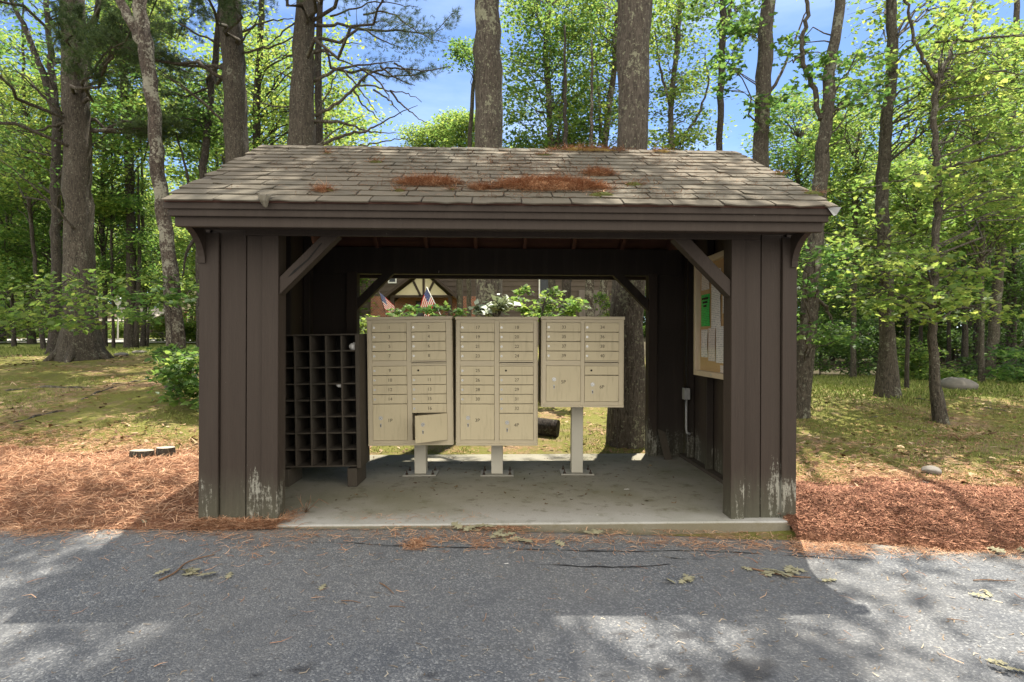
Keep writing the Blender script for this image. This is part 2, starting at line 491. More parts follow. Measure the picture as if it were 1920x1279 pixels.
def strip_mat(name, stops, rough=0.85):
    q = M_(name, rough); q.base(q.ramp(q.island(), stops)); return q.m
NEEDLE = strip_mat('dry_pine_needles', [(0, (0.20, 0.08, 0.035)), (0.5, (0.40, 0.21, 0.115)), (1, (0.62, 0.40, 0.25))])
CHIP = strip_mat('red_bark_chips', [(0, (0.07, 0.026, 0.014)), (0.55, (0.21, 0.085, 0.047)), (1, (0.46, 0.24, 0.145))])
BLADE = strip_mat('grass_blades', [(0, (0.08, 0.115, 0.02)), (0.6, (0.19, 0.235, 0.05)), (1, (0.34, 0.33, 0.12))])
DRIFT = plain('needle_drift_core', (0.42, 0.235, 0.125), 1.0, 0.5, 70, 0, 0.8)
MOSS = plain('roof_moss', (0.075, 0.085, 0.02), 1.0, 0.5, 60, 0, 0.8)
MOSS_GOLD = plain('golden_moss', (0.22, 0.16, 0.045), 1.0, 0.45, 60, 0, 0.8)
DRYLEAF = strip_mat('dry_oak_leaf', [(0, (0.15, 0.155, 0.09)), (0.6, (0.28, 0.26, 0.165)), (1, (0.40, 0.34, 0.22))])
TWIG = plain('twig_bark', (0.17, 0.10, 0.06), 0.85, 0.35, 40)

TAN = M_('tan_powder_coat', 0.5)
_n = TAN.noise(3.0, 4); _f = TAN.noise(140, 2); _s = TAN.noise(9, 6, 0.7, TAN.co((4, 4, 0.5)))
_c = TAN.mix(_n, (0.49, 0.415, 0.265), (0.575, 0.495, 0.325))
_c = TAN.mix(TAN.ramp(_s, [(0.52, 0.0), (0.75, 0.42)]), _c, (0.27, 0.22, 0.14))
TAN.base(_c); TAN.bump(_f, 0.12, 0.002); TAN = TAN.m
TAN_FRAME = plain('tan_frame_coat', (0.49, 0.42, 0.29), 0.5, 0.10, 4)
STEEL = plain('dull_steel', (0.50, 0.49, 0.46), 0.38, 0.15, 30, 0.9)
BOLT_IRON = plain('rusty_bolt', (0.05, 0.035, 0.025), 0.8, 0.4, 80)
DARK = plain('dark_slot', (0.015, 0.013, 0.011), 0.9, 0.2)
INK = M_('worn_black_number', 0.8)
_w = INK.noise(170, 4, 0.7)
INK.base(INK.mix(INK.ramp(_w, [(0.54, 0.0), (0.66, 1.0)]), (0.035, 0.028, 0.02), (0.26, 0.21, 0.14))); INK = INK.m
POST_PAINT = plain('pedestal_paint', (0.47, 0.44, 0.36), 0.6, 0.12, 8)
PLATE_GREY = plain('base_plate_grey', (0.30, 0.285, 0.24), 0.7, 0.2, 25)
GALV = plain('galvanised_box', (0.34, 0.34, 0.33), 0.5, 0.2, 20, 0.3)
BLACKW = plain('black_cable', (0.02, 0.02, 0.02), 0.6)
ALU = plain('pale_bronze_frame', (0.50, 0.41, 0.29), 0.4, 0.1, 12)
CORK = plain('cork', (0.45, 0.29, 0.14), 0.9, 0.25, 90)
STONE = plain('grey_stone', (0.17, 0.155, 0.135), 0.9, 0.3, 14, 0, 0.5)
STUMPTOP = plain('sawn_stump_top', (0.33, 0.29, 0.23), 0.9, 0.4, 30)

def paper_mat(name, c, ink=(0.25, 0.25, 0.27)):
    q = M_(name, 0.7)
    v = q.co((1, 1, 1)); xyz = q.sep(v)
    ln = q.math('GREATER_THAN', q.math('FRACT', q.math('MULTIPLY', xyz[2], 62.0)), 0.55)
    w = q.math('GREATER_THAN', q.noise(40, 2, 0.5, q.co((1, 1.0, 3.0))), 0.47)
    q.base(q.mix(q.math('MULTIPLY', q.math('MULTIPLY', ln, w), 0.7), c, ink)); return q.m
PAPER = paper_mat('printed_paper', (0.72, 0.69, 0.66))
PAPER_GREEN = paper_mat('green_paper', (0.05, 0.52, 0.10), (0.01, 0.14, 0.03))
PAPER_PINK = paper_mat('pinkish_paper', (0.66, 0.58, 0.54))
WHITE = plain('crumpled_white_paper', (0.72, 0.70, 0.66), 0.8, 0.08, 30)
q = M_('cabinet_glass', 0.05)
_t = q.t; _t.nodes.remove(q.p)
_a = q.n('BsdfTransparent'); _b2 = q.n('BsdfGlossy'); _b2.inputs['Roughness'].default_value = 0.03
_mx = q.n('MixShader'); _mx.inputs[0].default_value = 0.06
q.ln(_a.outputs[0], _mx.inputs[1]); q.ln(_b2.outputs[0], _mx.inputs[2]); q.ln(_mx.outputs[0], _t.nodes['Material Output'].inputs[0]); GLASS = q.m

BARK_PINE = bark('pine_bark', (0.058, 0.047, 0.036), (0.150, 0.127, 0.098), (0.26, 0.26, 0.19), 0.012)
BARK_LICH = bark('lichen_bark', (0.07, 0.056, 0.044), (0.175, 0.148, 0.117), (0.33, 0.33, 0.22), 0.055)
BARK_PALE = bark('mottled_bark', (0.05, 0.036, 0.027), (0.15, 0.12, 0.095), (0.34, 0.325, 0.25), 0.085, 0.4, 24)
BARK_MAPLE = bark('maple_bark', (0.06, 0.05, 0.037), (0.16, 0.137, 0.104), (0.27, 0.27, 0.20), 0.045, 0.3, 30)
BARK_DARK = bark('dark_bark', (0.04, 0.032, 0.026), (0.095, 0.078, 0.064), (0.2, 0.21, 0.16), 0.0)
LEAF = leaf_mat('maple_leaves', [(0, (0.028, 0.070, 0.016)), (0.45, (0.064, 0.134, 0.027)), (0.8, (0.115, 0.185, 0.036)), (1, (0.19, 0.24, 0.05))], 0.55, 1.95, 0.02)
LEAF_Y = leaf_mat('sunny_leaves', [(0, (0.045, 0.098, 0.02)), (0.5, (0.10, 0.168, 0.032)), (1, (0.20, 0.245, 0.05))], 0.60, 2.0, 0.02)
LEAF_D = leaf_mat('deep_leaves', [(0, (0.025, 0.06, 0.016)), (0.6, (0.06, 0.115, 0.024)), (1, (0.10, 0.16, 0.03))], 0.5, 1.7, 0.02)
LEAF_W = leaf_mat('pale_glossy_leaves', [(0, (0.10, 0.16, 0.06)), (1, (0.22, 0.27, 0.14))], 0.35, 1.0, 0.13)
PINE_N = leaf_mat('pine_needles', [(0, (0.022, 0.05, 0.016)), (0.6, (0.05, 0.092, 0.026)), (1, (0.10, 0.135, 0.035))], 0.3, 1.0, 0.03)
SIDING = plain('brown_siding', (0.105, 0.082, 0.066), 0.85, 0.15, 3)
CREAM = plain('cream_stucco', (0.55, 0.48, 0.34), 0.9, 0.08, 5)
TIMBER = plain('dark_timber', (0.05, 0.035, 0.028), 0.85, 0.2, 6)
ROOFGREY = plain('grey_roof', (0.26, 0.23, 0.20), 0.95, 0.2, 6)
GLASSDK = plain('window_dark', (0.03, 0.035, 0.04), 0.15, 0.1)
WHITEP = plain('white_paint', (0.75, 0.74, 0.70), 0.5, 0.05)
DRIVE = plain('pale_driveway', (0.36, 0.34, 0.32), 0.95, 0.15, 3)
q = M_('red_brick', 0.9)
br = q.n('TexBrick'); br.inputs['Scale'].default_value = 4.0
br.inputs['Color1'].default_value = (0.33, 0.11, 0.06, 1); br.inputs['Color2'].default_value = (0.20, 0.075, 0.05, 1); br.inputs['Mortar'].default_value = (0.4, 0.32, 0.25, 1)
br.inputs['Mortar Size'].default_value = 0.02
q.ln(q.co((1, 1, 1)), br.inputs['Vector'])
_rot = [n for n in q.t.nodes if n.type == 'MAPPING'][0]; _rot.inputs['Rotation'].default_value = (R(90), 0, 0)
q.base(br.outputs[0]); BRICK = q.m

# ================================================================== GROUND, ROAD, SLAB
def axis_pts(segs):
    out = []
    for a, b, st in segs:
        out.append(np.arange(a, b, st))
    out.append(np.array([segs[-1][1]]))
    return np.concatenate(out)

def grid_obj(name, xs, ys, zfn, mat, attrs=None):
    X, Y = np.meshgrid(xs, ys)
    Z = zfn(X, Y)
    ny, nx = X.shape
    g = Geo(); idx = np.arange(nx * ny).reshape(ny, nx)
    qd = np.stack([idx[:-1, :-1], idx[:-1, 1:], idx[1:, 1:], idx[1:, :-1]], -1).reshape(-1, 4)
    g.add(np.stack([X, Y, Z], -1).reshape(-1, 3), qd, 0, True)
    o = g.obj(name, mat)
    for k, fn in (attrs or {}).items():
        a = o.data.attributes.new(k, 'FLOAT', 'POINT')
        a.data.foreach_set('value', np.clip(fn(X, Y), 0, 1).astype(np.float32).ravel())
    return o

def sheet_z(x, y):
    # dips under the road so that the road sheet lies above it
    return ground_h(x, y) - 0.05 * sstep(0.10, -0.02, y - road_edge(x)) - 0.0

def f_grass(x, y):
    n = 0.35 * (fbm(x * 0.5, y * 0.5, 31) - 0.5) * 2
    r = sstep(7.2, 8.9, y + n * 3 - 0.18 * (x - 4)) * sstep(1.0, 2.5, x / np.maximum(1, y / 5)) * sstep(19, 15, y)
    l = sstep(13.0, 16.0, y + n * 3) * sstep(0.5, -2.0, x) * sstep(45, 36, y)
    return np.maximum(r, l)

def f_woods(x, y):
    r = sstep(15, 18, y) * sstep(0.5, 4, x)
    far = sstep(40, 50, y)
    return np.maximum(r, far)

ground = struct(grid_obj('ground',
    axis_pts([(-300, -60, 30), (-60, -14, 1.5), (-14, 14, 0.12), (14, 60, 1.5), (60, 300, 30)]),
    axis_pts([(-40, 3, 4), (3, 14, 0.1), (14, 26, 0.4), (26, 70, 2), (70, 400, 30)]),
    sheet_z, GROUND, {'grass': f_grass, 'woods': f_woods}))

# road: one sheet whose far side follows the ragged pavement edge
def build_road():
    xs = axis_pts([(-60, -6, 1.0), (-6, 6, 0.05), (6, 60, 1.0)])
    t = np.concatenate([np.linspace(-30, 0, 12)[:-1], np.linspace(0, 1, 110)])
    X, T = np.meshgrid(xs, t)
    E = road_edge(X)
    Y = np.where(T < 0, T, T * E)
    Z = road_h(X, Y) + 0.004
    ny, nx = X.shape
    idx = np.arange(nx * ny).reshape(ny, nx)
    qd = np.stack([idx[:-1, :-1], idx[:-1, 1:], idx[1:, 1:], idx[1:, :-1]], -1).reshape(-1, 4)
    g = Geo(); g.add(np.stack([X, Y, Z], -1).reshape(-1, 3), qd, 0, True)
    # thickness at the ragged edge
    top = idx[-1]; v = np.stack([X[-1], Y[-1] + 0.03, Z[-1] - 0.09], -1)
    b0 = g.n; g.add(v, np.zeros((0, 4), int))
    bi = b0 + np.arange(nx)
    g.Fc.append((np.stack([top[:-1], top[1:], bi[1:], bi[:-1]], -1), 0, True))
    o = g.obj('road', ASPHALT)
    stain = np.zeros_like(X)
    for px, py, rx, ry in ((1410, 1258, 55, 26), (1395, 1255, 30, 14), (1275, 1193, 26, 9), (1170, 1195, 16, 8), (1240, 1262, 26, 14), (1300, 1268, 30, 14),
                           (480, 1268, 14, 7), (565, 1260, 20, 10), (805, 1269, 10, 5), (1125, 1268, 14, 7), (1225, 1215, 10, 5)):
        c = G(px, py, True); rx_ = rx / F * c.y; ry_ = ry / (CZ * F) * c.y * c.y
        d = np.sqrt(((X - c.x) / rx_) ** 2 + ((Y - c.y) / ry_) ** 2) + 1.1 * (fbm(X * 22, Y * 22, 41) - 0.5)
        stain = np.maximum(stain, sstep(1.05, 0.7, d))
    ed = sstep(0.28, 0.0, E - Y) * (0.4 + fbm(X * 6, Y * 6, 43)) * np.where(X > 2.2, 0.8, 0.55)
    for k, val in (('stain', stain), ('edge', ed)):
        a = o.data.attributes.new(k, 'FLOAT', 'POINT')
        vv = np.zeros(g.n, np.float32); vv[:nx * ny] = np.clip(val, 0, 1).astype(np.float32).ravel()
        a.data.foreach_set('value', vv)
    return struct(o)
road = build_road()

def crack(pix, w, seed):
    rng = np.random.default_rng(seed)
    pts = [G(px, py, True) for px, py in pix]
    P2 = np.array([(p.x, p.y) for p in pts])
    seg = np.concatenate([[0], np.cumsum(np.linalg.norm(np.diff(P2, axis=0), axis=1))])
    s = np.arange(0, seg[-1], 0.025)
    x = np.interp(s, seg, P2[:, 0]); y = np.interp(s, seg, P2[:, 1])
    y = y + 0.035 * (fbm(s * 4, s * 0, seed) - 0.5) + 0.02 * (fbm(s * 17, s * 0 + 2, seed) - 0.5)
    ww = 0.62 * w * np.clip(2.6 * fbm(s * 5, s * 0 + 5, seed + 1) - 0.75, 0.06, 1.6) * np.clip(np.minimum(s, seg[-1] - s) / 0.15, 0.1, 1) * rng.uniform(0.6, 1.3, len(s))
    a = np.stack([x, y - ww, road_h(x, y - ww) + 0.008], -1); b = np.stack([x, y + ww, road_h(x, y + ww) + 0.008], -1)
    n = len(s); i = np.arange(n - 1)
    g = Geo(); g.add(np.concatenate([a, b]), np.stack([i, i + 1, n + i + 1, n + i], -1))
    o = g.obj('crack', CRACK, road)
    return o
crack([(700, 1026), (900, 1031), (1100, 1036), (1300, 1037), (1500, 1045), (1640, 1056)], 0.009, 1)
crack([(560, 1018), (650, 1021), (760, 1027)], 0.006, 2)
crack([(1000, 1060), (1100, 1064), (1200, 1066), (1270, 1060)], 0.008, 3)
crack([(1400, 1069), (1470, 1080), (1500, 1082)], 0.005, 4)
crack([(1220, 1040), (1270, 1050), (1330, 1052)], 0.012, 6)

# mulch and fallen-needle berms along the road edge, left and right of the shelter
def build_mulch(name, x0, x1, far):
    xs = np.arange(x0, x1, 0.05)
    t = np.linspace(0, 1, 34)
    X, T = np.meshgrid(xs, t)
    E = road_edge(X) + 0.02 - 0.10 * fbm(X * 3, X * 0 + 1, 51)
    FAR = far(X); FAR = FAR + np.where(FAR < 4.2, 0.0, 1.0) * (0.5 * (fbm(X * 1.4, X * 0 + 9, 52) - 0.5) + 0.12 * (fbm(X * 8, X * 0 + 9, 53) - 0.5))
    Y = E + (FAR - E) * T
    mound = 0.10 * np.sin(np.clip(T * 1.15, 0, 1) * np.pi) ** 0.8
    Z = np.maximum(ground_h(X, Y), road_h(X, Y)) + 0.010 + mound * np.where(FAR < 4.2, 0.25, 1.0) * (0.5 + 0.7 * fbm(X * 1.1, Y * 1.1, 54)) + 0.03 * (fbm(X * 9, Y * 9, 55) - 0.5)
    Z = np.where(T >= 0.999, ground_h(X, Y) - 0.02, Z); Z = np.where(T <= 0.001, road_h(X, Y) + 0.006, Z)
    ny, nx = X.shape; idx = np.arange(nx * ny).reshape(ny, nx)
    qd = np.stack([idx[:-1, :-1], idx[:-1, 1:], idx[1:, 1:], idx[1:, :-1]], -1).reshape(-1, 4)
    g = Geo(); g.add(np.stack([X, Y, Z], -1).reshape(-1, 3), qd, 0, True)
    o = struct(g.obj(name, MULCH))
    return o, (X, Y, Z)
mulchL, gridL = build_mulch('mulch_bed', -12.0, -1.62, lambda x: np.where(x > -2.26, 4.08, 5.75))
mulchR, gridR = build_mulch('mulch_bed', 1.98, 12.0, lambda x: 4.95 + 0.03 * (x - 2))

def grid_sampler(grid, rng, n, bias=None):
    X, Y, Z = grid
    i = rng.integers(0, X.shape[0] - 1, n); j = rng.integers(0, X.shape[1] - 1, n)
    u = rng.random(n); v = rng.random(n)
    f = lambda A: (A[i, j] * (1 - u) + A[i, j + 1] * u) * (1 - v) + (A[i + 1, j] * (1 - u) + A[i + 1, j + 1] * u) * v
    return np.stack([f(X), f(Y), f(Z)], -1)

def strips(pos, rng, L, W, lift=0.5, curl=0.15, up=None):
    """flat strips (needles, chips, blades): one folded quad pair each"""
    n = len(pos)
    a = rng.uniform(0, 2 * np.pi, n)
    tilt = rng.normal(0, lift, n)
    l = rng.uniform(*L, n); w = rng.uniform(*W, n)
    d = np.stack([np.cos(a) * np.cos(tilt), np.sin(a) * np.cos(tilt), np.abs(np.sin(tilt))], -1)
    if up is not None: d = np.stack([rng.normal(0, up, n), rng.normal(0, up, n), np.ones(n)], -1); d /= np.linalg.norm(d, axis=1)[:, None]
    side = np.cross(d, np.stack([rng.normal(0, .3, n), rng.normal(0, .3, n), np.ones(n) + (0 if up is None else -1) + 0.01], -1))
    side /= np.linalg.norm(side, axis=1)[:, None] + 1e-9
    bend = rng.normal(0, curl, n)[:, None] * l[:, None] * side
    s = side * w[:, None] * 0.5
    v = np.stack([pos - s, pos + s, pos + d * l[:, None] * 0.5 + bend + s * .9, pos + d * l[:, None] * 0.5 + bend - s * .9,
                  pos + d * l[:, None] + s * 0.3, pos + d * l[:, None] - s * 0.3], 1)
    b = (np.arange(n) * 6)[:, None]
    f = np.concatenate([b + np.array([0, 1, 2, 3]), b + np.array([3, 2, 4, 5])])
    return v.reshape(-1, 3), f

rng = np.random.default_rng(7)
g = Geo()
p = grid_sampler(gridL, rng, 60000); p = p[(np.abs(p[:, 0]) / p[:, 1] < 1.05)]
g.add(*strips(p + [0, 0, 0.004], rng, (0.05, 0.12), (0.0022, 0.005), 0.22))
o = g.obj('pine_needles', NEEDLE); tag(o, 'loose orange pine needles covering the mulch berm left of the shelter', 'pine needles', None, 'stuff')
g = Geo()
p = grid_sampler(gridR, rng, 110000); p = p[(np.abs(p[:, 0]) / p[:, 1] < 1.05)]
g.add(*strips(p + [0, 0, 0.004], rng, (0.014, 0.05), (0.003, 0.008), 0.25))
o = g.obj('bark_mulch', CHIP); tag(o, 'red brown shredded bark chips on the bed right of the shelter', 'mulch', None, 'stuff')
# needles blown along the edge of the asphalt and against the slab
g = Geo()
def band(px0, px1, py, spread, n):
    x = rng.uniform(px0, px1, n); y = py + rng.normal(0, spread, n)
    keep = fbm(x * 0.02, y * 0.02, 61) > rng.uniform(0.25, 0.75, n)
    x, y = x[keep], y[keep]
    d = 1.42 * F / (y - 640); d = np.where(d > 4.6, 4.6, d)
    X = (x - 960) / F * d
    return np.stack([X, d, road_h(X, d) + 0.012], -1)
ps = [band(640, 1480, 1003, 5, 7000), band(860, 1010, 1008, 9, 1500), band(560, 1480, 1037, 5, 1600), band(740, 800, 1049, 4, 700), band(880, 930, 1051, 4, 150), band(330, 560, 1000, 7, 6000),
      band(0, 420, 1012, 11, 9000), band(1480, 1920, 1035, 9, 3500), band(400, 1500, 1030, 16, 2200), band(0, 1920, 1110, 60, 160), band(100, 560, 1050, 18, 260)]
p = np.concatenate(ps)
g.add(*strips(p, rng, (0.04, 0.10), (0.002, 0.0045), 0.10))
o = g.obj('pine_needles', NEEDLE); tag(o, 'windblown dry needles along the cracked asphalt edge before the slab', 'pine needles', None, 'stuff')

# needles thinning out behind the berms
def edge_scatter(n, x0, x1, yc, sp):
    x = rng.uniform(x0, x1, n); y = yc + np.abs(rng.normal(0, sp, n)) - 0.15 + 0.4 * (fbm(x * 1.4, x * 0 + 9, 52) - 0.5)
    return np.stack([x, y, ground_h(x, y) + 0.006], -1)
g = Geo()
p = np.concatenate([edge_scatter(9000, -7.0, -2.3, 5.75, 0.45), edge_scatter(7000, 2.3, 6.0, 5.0, 0.4)])
g.add(*strips(p, rng, (0.04, 0.11), (0.0022, 0.005), 0.15))
o = g.obj('pine_needles', NEEDLE); tag(o, 'needles thinning out from the mulch berms into the moss', 'pine needles', None, 'stuff')
# grass blades and needle litter over the woodland floor
def floor_scatter(n, y0, y1, keepfn):
    y = rng.uniform(y0, y1, n); x = rng.uniform(-1.0, 1.0, n) * y
    k = keepfn(x, y) > rng.random(n)
    x, y = x[k], y[k]
    return np.stack([x, y, ground_h(x, y) - 0.004], -1)
nofoot = lambda x, y: ~((np.abs(x) < 2.35) & (y < 6.7))
g = Geo()
p = floor_scatter(90000, 8, 19, lambda x, y: f_grass(x, y) * nofoot(x, y))
g.add(*strips(p, rng, (0.04, 0.10), (0.008, 0.016), 0.3, 0.2, 0.5))
o = g.obj('lawn_grass', BLADE); tag(o, 'short sunlit lawn grass beyond the mossy ground', 'grass', None, 'stuff')
g = Geo()
p = floor_scatter(110000, 4.8, 11, lambda x, y: nofoot(x, y) * (fbm(x * 1.5, y * 1.5, 66) > 0.45))
g.add(*strips(p, rng, (0.04, 0.10), (0.004, 0.008), 0.12))
o = g.obj('forest_litter', NEEDLE); tag(o, 'thin scatter of brown needles over the moss around the shelter', 'litter', None, 'stuff')
g = Geo()
p = floor_scatter(60000, 4.8, 9.5, lambda x, y: nofoot(x, y) * (fbm(x * 0.9, y * 0.9, 68) > 0.5))
g.add(*strips(p, rng, (0.015, 0.045), (0.004, 0.008), 0.3, 0.2, 0.6))
LITT = np.random.default_rng(44)
o = g.obj('moss_blades', BLADE); tag(o, 'short green moss and grass tips on the shaded ground beside the shelter', 'moss', None, 'stuff')

g = Geo()
p = floor_scatter(9000, 4.8, 14, lambda x, y: nofoot(x, y) * np.clip(2.2 * fbm(x * 0.7, y * 0.7, 69) - 0.6, 0.05, 1))
g.add(*strips(p + [0, 0, 0.012], LITT, (0.04, 0.085), (0.022, 0.05), 0.25, 0.3))
o = g.obj('leaf_litter', strip_mat('brown_leaf_litter', [(0, (0.10, 0.055, 0.028)), (0.6, (0.24, 0.15, 0.08)), (1, (0.44, 0.33, 0.20))])); tag(o, 'dry brown leaves strewn over the woodland floor', 'leaf litter', None, 'stuff')
# concrete floor slab
SY = R(1.5)
SH_LOC = Vector((-0.08, 4.07, 0.145))
g = Geo()
xs = np.linspace(-1.66, 2.075, 60)
lo, hi = -0.085, 2.36
def slab_edge(x): return lo + 0.012 * (fbm(x * 3, x * 0, 71) - 0.5)
n = len(xs)
prof = []
yv = slab_edge(xs)
top = np.stack([xs, yv + 0.012, np.zeros(n)], -1); lip = np.stack([xs, yv, np.full(n, -0.014)], -1); bot = np.stack([xs, yv, np.full(n, -0.24)], -1)
backt = np.stack([xs, np.full(n, hi), np.zeros(n)], -1); backb = np.stack([xs, np.full(n, hi), np.full(n, -0.24)], -1)
g.add(np.concatenate([bot, lip, top, backt, backb]), np.concatenate([np.stack([k * n + np.arange(n - 1), k * n + np.arange(1, n), (k + 1) * n + np.arange(1, n), (k + 1) * n + np.arange(n - 1)], -1) for k in range(4)]))
g.Fc.append((np.array([[n - 1, 5 * n - 1, 4 * n - 1, 3 * n - 1, 2 * n - 1]]), 0, False))
g.Fc.append((np.array([[0, n, 2 * n, 3 * n, 4 * n]]), 0, False))
g.box(-2.08, -1.6605, 0.14, hi, -0.24, 0.0)
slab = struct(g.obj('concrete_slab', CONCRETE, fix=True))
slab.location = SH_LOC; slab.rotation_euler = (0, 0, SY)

# ================================================================== MAIL SHELTER
sh = thing('mail_shelter', 'dark brown open-fronted wooden shelter with shingled gable roof over the mailboxes', 'shelter', SH_LOC, SY)
sh.rotation_euler = (0, R(0.22), SY)
oL, oR = -1.592, 1.671
WL, WR = -2.148, 2.153
DEP = 2.33
HB = 2.04                       # underside of the headers
E_Y, E_Z = -0.40, 2.207         # roof edge (top surface) at the front
RG_Y, RG_Z = 1.165, 3.093
SL = math.atan2(RG_Z - E_Z, RG_Y - E_Y)
def roof_z(y):
    return RG_Z - abs(y - RG_Y) * math.tan(SL)
rb = np.random.default_rng(3)

def boards(name, xs, y_face, out, ztop, zb, depth=0.03, gap=0.0035):
    """vertical boards side by side: xs edges, out = how far each stands proud"""
    g = Geo()
    for k in range(len(xs) - 1):
        y0 = y_face + (-out[k] if y_face < 1 else out[k])
        a, b = sorted((y0, y0 + (depth if y_face < 1 else -depth)))
        g.box(xs[k] + gap, xs[k + 1] - gap, a, b, zb[k], ztop)
    return g.obj(name, PAINT, sh, 0.004)

# front wings: boards over a recessed dark backing, corner trim and door post proud
boards('wall_panel', [-2.013, -1.827, -1.708], 0.0, [0, 0], 2.17, [-0.05, -0.05])
boards('wall_panel', [1.771, 1.900, 2.049], 0.0, [0, 0], 2.17, [-0.01, -0.012])
for x0, x1, zb in ((-2.150, -2.014, -0.05), (2.050, 2.155, 0.0)):
    g = Geo(); g.box(x0, x1, -0.022, 0.008, zb, 2.06); g.obj('corner_board', PAINT, sh, 0.004)
for x0, x1 in ((-1.707, oL), (oR, 1.770)):
    g = Geo(); g.box(x0, x1, -0.026, 0.125, -0.06 if x0 < 0 else -0.035, HB + 0.12); g.obj('post', PAINT, sh, 0.005)
for x0, x1 in ((-2.10, -1.71), (1.775, 2.10)):
    g = Geo(); g.box(x0, x1, 0.032, 0.06, 0.004, 2.15); g.obj('wall_backing', PAINT_SHADED, sh)
# rear wings
boards('wall_panel', [-2.013, -1.86, -1.708], DEP, [0, 0], 2.30, [0.003, 0.003])
boards('wall_panel', [1.771, 1.91, 2.049], DEP, [0, 0], 2.30, [0.003, 0.003])
for x0, x1 in ((-1.707, oL), (oR, 1.770)):
    g = Geo(); g.box(x0, x1, DEP - 0.12, DEP + 0.02, 0.003, HB + 0.02); g.obj('post', PAINT, sh, 0.005)
for x0, x1 in ((-2.09, -1.71), (1.775, 2.09)):
    g = Geo(); g.box(x0, x1, DEP - 0.06, DEP - 0.035, 0.004, 2.3); g.obj('wall_backing', PAINT_SHADED, sh)
# side walls: wide boards with battens outside, studs inside, gable top follows the roof
for sgn, X in ((-1, WL), (1, WR)):
    g = Geo(); inn = X - sgn * 0.055
    ys = np.linspace(0.012, DEP - 0.01, 10)
    for k in range(9):
        a, b = ys[k] + 0.002, ys[k + 1] - 0.002
        x0, x1 = sorted((inn + sgn * 0.008 * (k % 2), X - sgn * 0.006 * (k % 2)))
        zb = rb.uniform(-0.02, 0.01) if k else 0.0
        pr = [(a, zb), (b, zb), (b, roof_z(b) - 0.10)]
        if a < RG_Y < b: pr.append((RG_Y, roof_z(RG_Y) - 0.10))
        pr.append((a, roof_z(a) - 0.10))
        g.prism(pr, x0, x1, 'x')
    g.obj('wall', PAINT, sh, 0, fix=True)
    for yy_ in (0.30, 0.85, 1.40, 1.95):
        g = Geo(); x0, x1 = sorted((inn - sgn * 0.07, inn - sgn * 0.002)); g.box(x0, x1, yy_, yy_ + 0.045, 0.005, roof_z(yy_) - 0.13 if yy_ < RG_Y else roof_z(yy_ + 0.045) - 0.13); g.obj('stud', PAINT_SHADED, sh, 0.003)
    g = Geo(); x0, x1 = sorted((inn - sgn * 0.085, inn - sgn * 0.002)); g.box(x0, x1, 0.13, DEP - 0.14, 0.002, 0.042); g.obj('sill_plate', OLD_WOOD, sh, 0.003)
# headers
g = Geo(); g.box(-1.83, 1.875, -0.034, -0.004, HB, 2.19); g.box(-2.0, 2.0, 0.01, 0.10, HB + 0.03, 2.26); g.obj('header', PAINT, sh, 0.004)
g = Geo(); g.box(-2.05, 2.05, DEP - 0.10, DEP - 0.02, HB, 2.335); g.obj('header', PAINT_SHADED, sh, 0.004)
# knee braces
def brace(x, s, y0, y1, mat, L=0.42):
    t = 0.125
    pr = [(x, HB - L), (x, HB - L + t), (x + s * (L - t), HB + 0.003), (x + s * L, HB + 0.003)]
    g = Geo(); g.prism(pr, y0, y1, 'y'); return g.obj('brace', mat, sh, 0.004, fix=True)
brace(oL + 0.002, 1, -0.012, 0.085, PAINT); brace(oR - 0.002, -1, -0.012, 0.085, PAINT)
brace(oL + 0.002, 1, DEP - 0.10, DEP - 0.02, PAINT_SHADED, 0.40); brace(oR - 0.002, -1, DEP - 0.10, DEP - 0.02, PAINT_SHADED, 0.40)
# a long drying check down the face of the left brace
g = Geo(); g.add([(oL + 0.06, -0.0145, HB - 0.30), (oL + 0.10, -0.0145, HB - 0.25), (oL + 0.20, -0.0145, HB - 0.165), (oL + 0.30, -0.0145, HB - 0.045), (oL + 0.305, -0.0145, HB - 0.05), (oL + 0.21, -0.0145, HB - 0.172), (oL + 0.11, -0.0145, HB - 0.262)], [(0, 1, 2, 3, 4, 5, 6)])
g.obj('split', DARK, sh)
# fascia boards and soffit
XL_, XR_ = -2.19, 2.20
def fascia(s):
    def yy(v): return v if s < 0 else 2 * RG_Y - v
    def bx(g, x0, x1, ya, yb, z0, z1):
        a, b = sorted((yy(ya), yy(yb))); g.box(x0, x1, a, b, z0, z1)
    g = Geo(); bx(g, XL_, XR_, -0.388, -0.365, 2.142, 2.185); g.obj('drip_board', PAINT, sh, 0.005)
    g = Geo(); bx(g, XL_ + 0.025, XR_ - 0.02, -0.372, -0.34, 2.098, 2.160); bx(g, XL_ + 0.05, XR_ - 0.045, -0.345, -0.31, 2.035, 2.118); g.obj('fascia', PAINT, sh, 0.005)
    g = Geo(); bx(g, XL_ + 0.06, XR_ - 0.06, -0.312, -0.038, 2.075, 2.092); g.obj('soffit', PAINT, sh)
fascia(-1); fascia(1)
# curved eave brackets at both ends, front and rear
for X, s in ((WL, 1), (WR, -1)):
    for fr in (0, 1):
        pr = [(0.0, 1.84), (-0.012, 1.84)]
        for a in np.linspace(0, 90, 9):
            pr.append((-0.012 - 0.285 * (1 - math.cos(R(a))), 1.84 + 0.232 * math.sin(R(a))))
        pr += [(-0.31, 2.073), (0.0, 2.073)]
        if fr: pr = [(DEP - y, z) for y, z in pr]
        x0, x1 = sorted((X + s * 0.0, X + s * 0.045))
        g = Geo(); g.prism([(y - (0.023 if not fr else -0.02), z) for y, z in pr], x0, x1, 'x'); g.obj('bracket', PAINT, sh, 0, fix=True)
